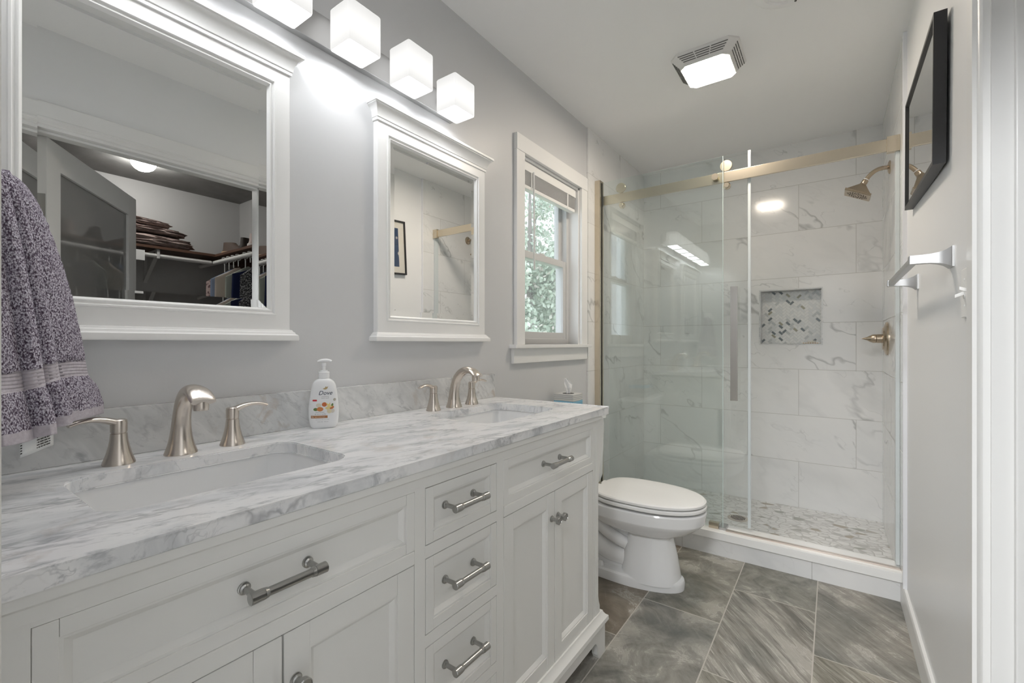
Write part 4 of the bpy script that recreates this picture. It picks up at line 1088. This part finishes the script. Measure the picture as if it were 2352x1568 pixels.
loft(bm, [[(CX1-.004, y, 1.625), (CX1-.004, y, 1.605), (3.05, y, 1.80), (3.05, y, 1.815)] for y in (1.222, 1.248)])
box(bm, 3.03, 3.07, 1.225, 1.245, 1.762, 1.83, .003); at(obj('bracket_body', bm, M_brk, t), t)
at(obj('screw', lathe(B(), [(.004, 0), (.004, -.002)], (CX1-.006, 1.235, 1.612), 10, 'x'), M_pull, t), t)
tag(obj('paper_tag', bbox(3.028, 3.031, 1.085, 1.15, 1.735, 1.812), plain('white_paper', (.85, .85, .84), .8)), 'small white paper tag hanging on the back closet rod', 'tag')
# brown blankets: folded lumps
M_blk = NT('brown_fleece'); P = M_blk.objc()
_c = M_blk.mix(M_blk.noise(P, 26.0, 5.0, .6, .6), (.17, .125, .115), (.46, .37, .34)); M_blk = M_blk.done(M_blk.bsdf(_c, .95, 0, M_blk.bump(M_blk.noise(M_blk.vmath('MULTIPLY', P, (1, 1, 3)), 18.0, 4.0), .8, .01), .1))
def blanket(x0, x1, y0, y1, z0, z1, seed, label, slope=0):
    bm = bmesh.new(); bmesh.ops.create_icosphere(bm, subdivisions=5, radius=1)
    for v in bm.verts:
        c = v.co.copy(); n4 = (abs(c.x)**4+abs(c.y)**4+abs(c.z)**4)**.25; c = c/n4
        nz = noise.noise(Vector((c.x*1.5+seed, c.y*3, c.z*6)))*.35+noise.noise(Vector((c.x*2, c.y*2+seed, c.z*14)))*.22
        c = c*(1+nz*.45)
        f = (c.y+1)/2
        zt = z1-(z1-z0)*slope*f
        v.co = Vector(((x0+x1)/2+c.x*(x1-x0)/2, (y0+y1)/2+c.y*(y1-y0)/2, max(z0, min(z1, (z0+zt)/2+c.z*(zt-z0)/2))))
    o = obj('folded_blanket', bm, M_blk, smooth=180)
    return tag(o, label, 'blanket', 'brown blankets on the closet shelf')
blanket(3.02, 3.31, .80, 1.47, 1.856, 1.955, 1, 'lowest folded brown blanket of the pile on the closet shelf', .15)
blanket(3.03, 3.30, .78, 1.42, 1.956, 2.02, 2, 'middle folded brown blanket of the pile on the closet shelf', .3)
blanket(3.05, 3.29, .78, 1.33, 2.021, 2.085, 3, 'topmost folded brown blanket of the pile on the closet shelf', .35)
# garments on hangers
M_hang = plain('pale_plastic_hanger', (.78, .79, .76), .35)
def garment(x, col, label, zt=1.70, zb=.95, hw=.185, yc=1.665, seed=0, mat=None, thick=.035, drop=.045):
    t = thing('hanging_shirt', label, 'clothing', (x, yc, zt))
    bm = B(); NR, NC = 26, 24; rings = []
    for j in range(NR+1):
        f = j/NR; z = zt-(zt-zb)*f
        # half width grows quickly at shoulders
        h = hw*min(1, .42+.58*min(1, f/.07)) if f < .07 else hw*(1+.06*(f-.1))
        ring = []
        for i in range(NC):
            a = 2*PI*i/NC; cy, cx_ = math.cos(a), math.sin(a)
            th = thick*(.35+.65*min(1, f*4))
            wob = .35*noise.noise(Vector((a*1.2+seed, f*1.5, seed)))+.25*math.sin(a*5+seed)*min(1, f*2)
            zz = z-(drop*(abs(cy)**1.3)*(1-f) if f < .6 else 0)
            ring.append((th*cx_*(1+wob), h*cy, zz-zt))
        rings.append(ring)
    loft(bm, rings, True, True)
    obj('fabric_body', bm, mat or plain('fabric_'+str(seed), col, .9, bump=.5, bscale=90), t)
    bm = B(); dy = 1.625-yc
    hk = [((0, dy, -.012), .0035), ((0, dy, .03), .0035), ((0, dy-.022, .055), .0035), ((0, dy-.024, .075+0), .0035)]
    R = 1.785-zt; P = [((0, dy+.004, -.01), .0035), ((0, dy+.004, R-.032), .0035)]
    for k in range(9):
        a = -PI/2+PI*1.25*k/8; P.append(((0, dy+.0245*math.cos(a)*(-1 if False else 1), R+.0245*math.sin(a)), .0035))
    sweep(bm, P, side=(1, 0, 0), n=10); obj('hanger', bm, M_hang, t)
    return t
def speck(name, a, b, sc, lo=.5, hi=.56):
    t = NT(name); return t.done(t.bsdf(t.mix(t.ramp(t.noise(t.objc(), sc, 3.0), [(lo, 0.0), (hi, 1.0)]), a, b), .9))
garment(2.86, 0, 'pink floral top hanging farthest left on the closet rod', 1.70, .95, .165, 1.66, 1, speck('pink_floral', (.62, .47, .43), (.20, .12, .12), 60))
garment(2.78, (.24, .30, .42), 'blue-grey top hanging beside the pink floral top in the closet', 1.715, .95, .165, 1.66, 2)
garment(2.70, (.62, .54, .47), 'cream beige top hanging between the blue-grey and green tops', 1.72, .95, .170, 1.665, 3, thick=.025)
garment(2.62, (.46, .49, .42), 'pale green knit top hanging in the middle of the closet rod', 1.725, .95, .165, 1.70, 4, thick=.03)
garment(2.50, (.008, .016, .07), 'navy blue top hanging beside the speckled top in the closet', 1.70, 1.40, .150, 1.685, 5, thick=.03)
garment(2.42, 0, 'black and white speckled top hanging nearest the closet doorway', 1.735, .95, .135, 1.69, 6, speck('black_white_fleck', (.03, .03, .035), (.36, .36, .36), 130, .50, .55), drop=.06)
# shoes on the side shelf
def shoe(loc, rz, col, sole, label, s=1.0):
    t = thing('shoe', label, 'shoe', loc, rz)
    bm = B(); loft(bm, [sell(0, 0, 0, .125*s, .040*s, 2.6), sell(0, 0, .012*s, .128*s, .043*s, 2.6), sell(0, 0, .024*s, .126*s, .041*s, 2.6)]); obj('sole', bm, plain('sole_'+str(loc[0]), sole, .6), t)
    bm = B(); loft(bm, [sell(0, 0, .022*s, .122*s, .039*s, 2.5), sell(-.006*s, 0, .045*s, .108*s, .036*s, 2.4), sell(-.035*s, 0, .062*s, .078*s, .032*s, 2.3), sell(-.055*s, 0, .085*s, .055*s, .029*s, 2.3), sell(-.060*s, 0, .10*s, .05*s, .027*s, 2.2)]); obj('upper', bm, plain('upper_'+str(loc[0]), col, .7), t)
    bm = B()
    for k in range(4): sweep(bm, [((.0+k*.018*s-.005, -.022*s, (.076-.009*k)*s), .003), ((.002+k*.018*s, .0, (.086-.009*k)*s), .003), ((.0+k*.018*s-.005, .022*s, (.076-.009*k)*s), .003)], n=8)
    obj('laces', bm, plain('laces_'+str(loc[0]), (.15, .11, .09), .8), t)
shoe((2.90, 1.74, 1.8555), 2.5, (.10, .07, .055), (.50, .36, .22), 'brown laced shoe at the end of the closet side shelf')
shoe((2.68, 1.77, 1.8555), 1.3, (.045, .035, .03), (.06, .05, .045), 'dark low shoe behind the brown laced shoe on the closet shelf')
shoe((2.44, 1.76, 1.8555), 2.0, (.60, .50, .47), (.75, .70, .66), 'pale pink sneaker on the closet shelf above the speckled top', 1.05)
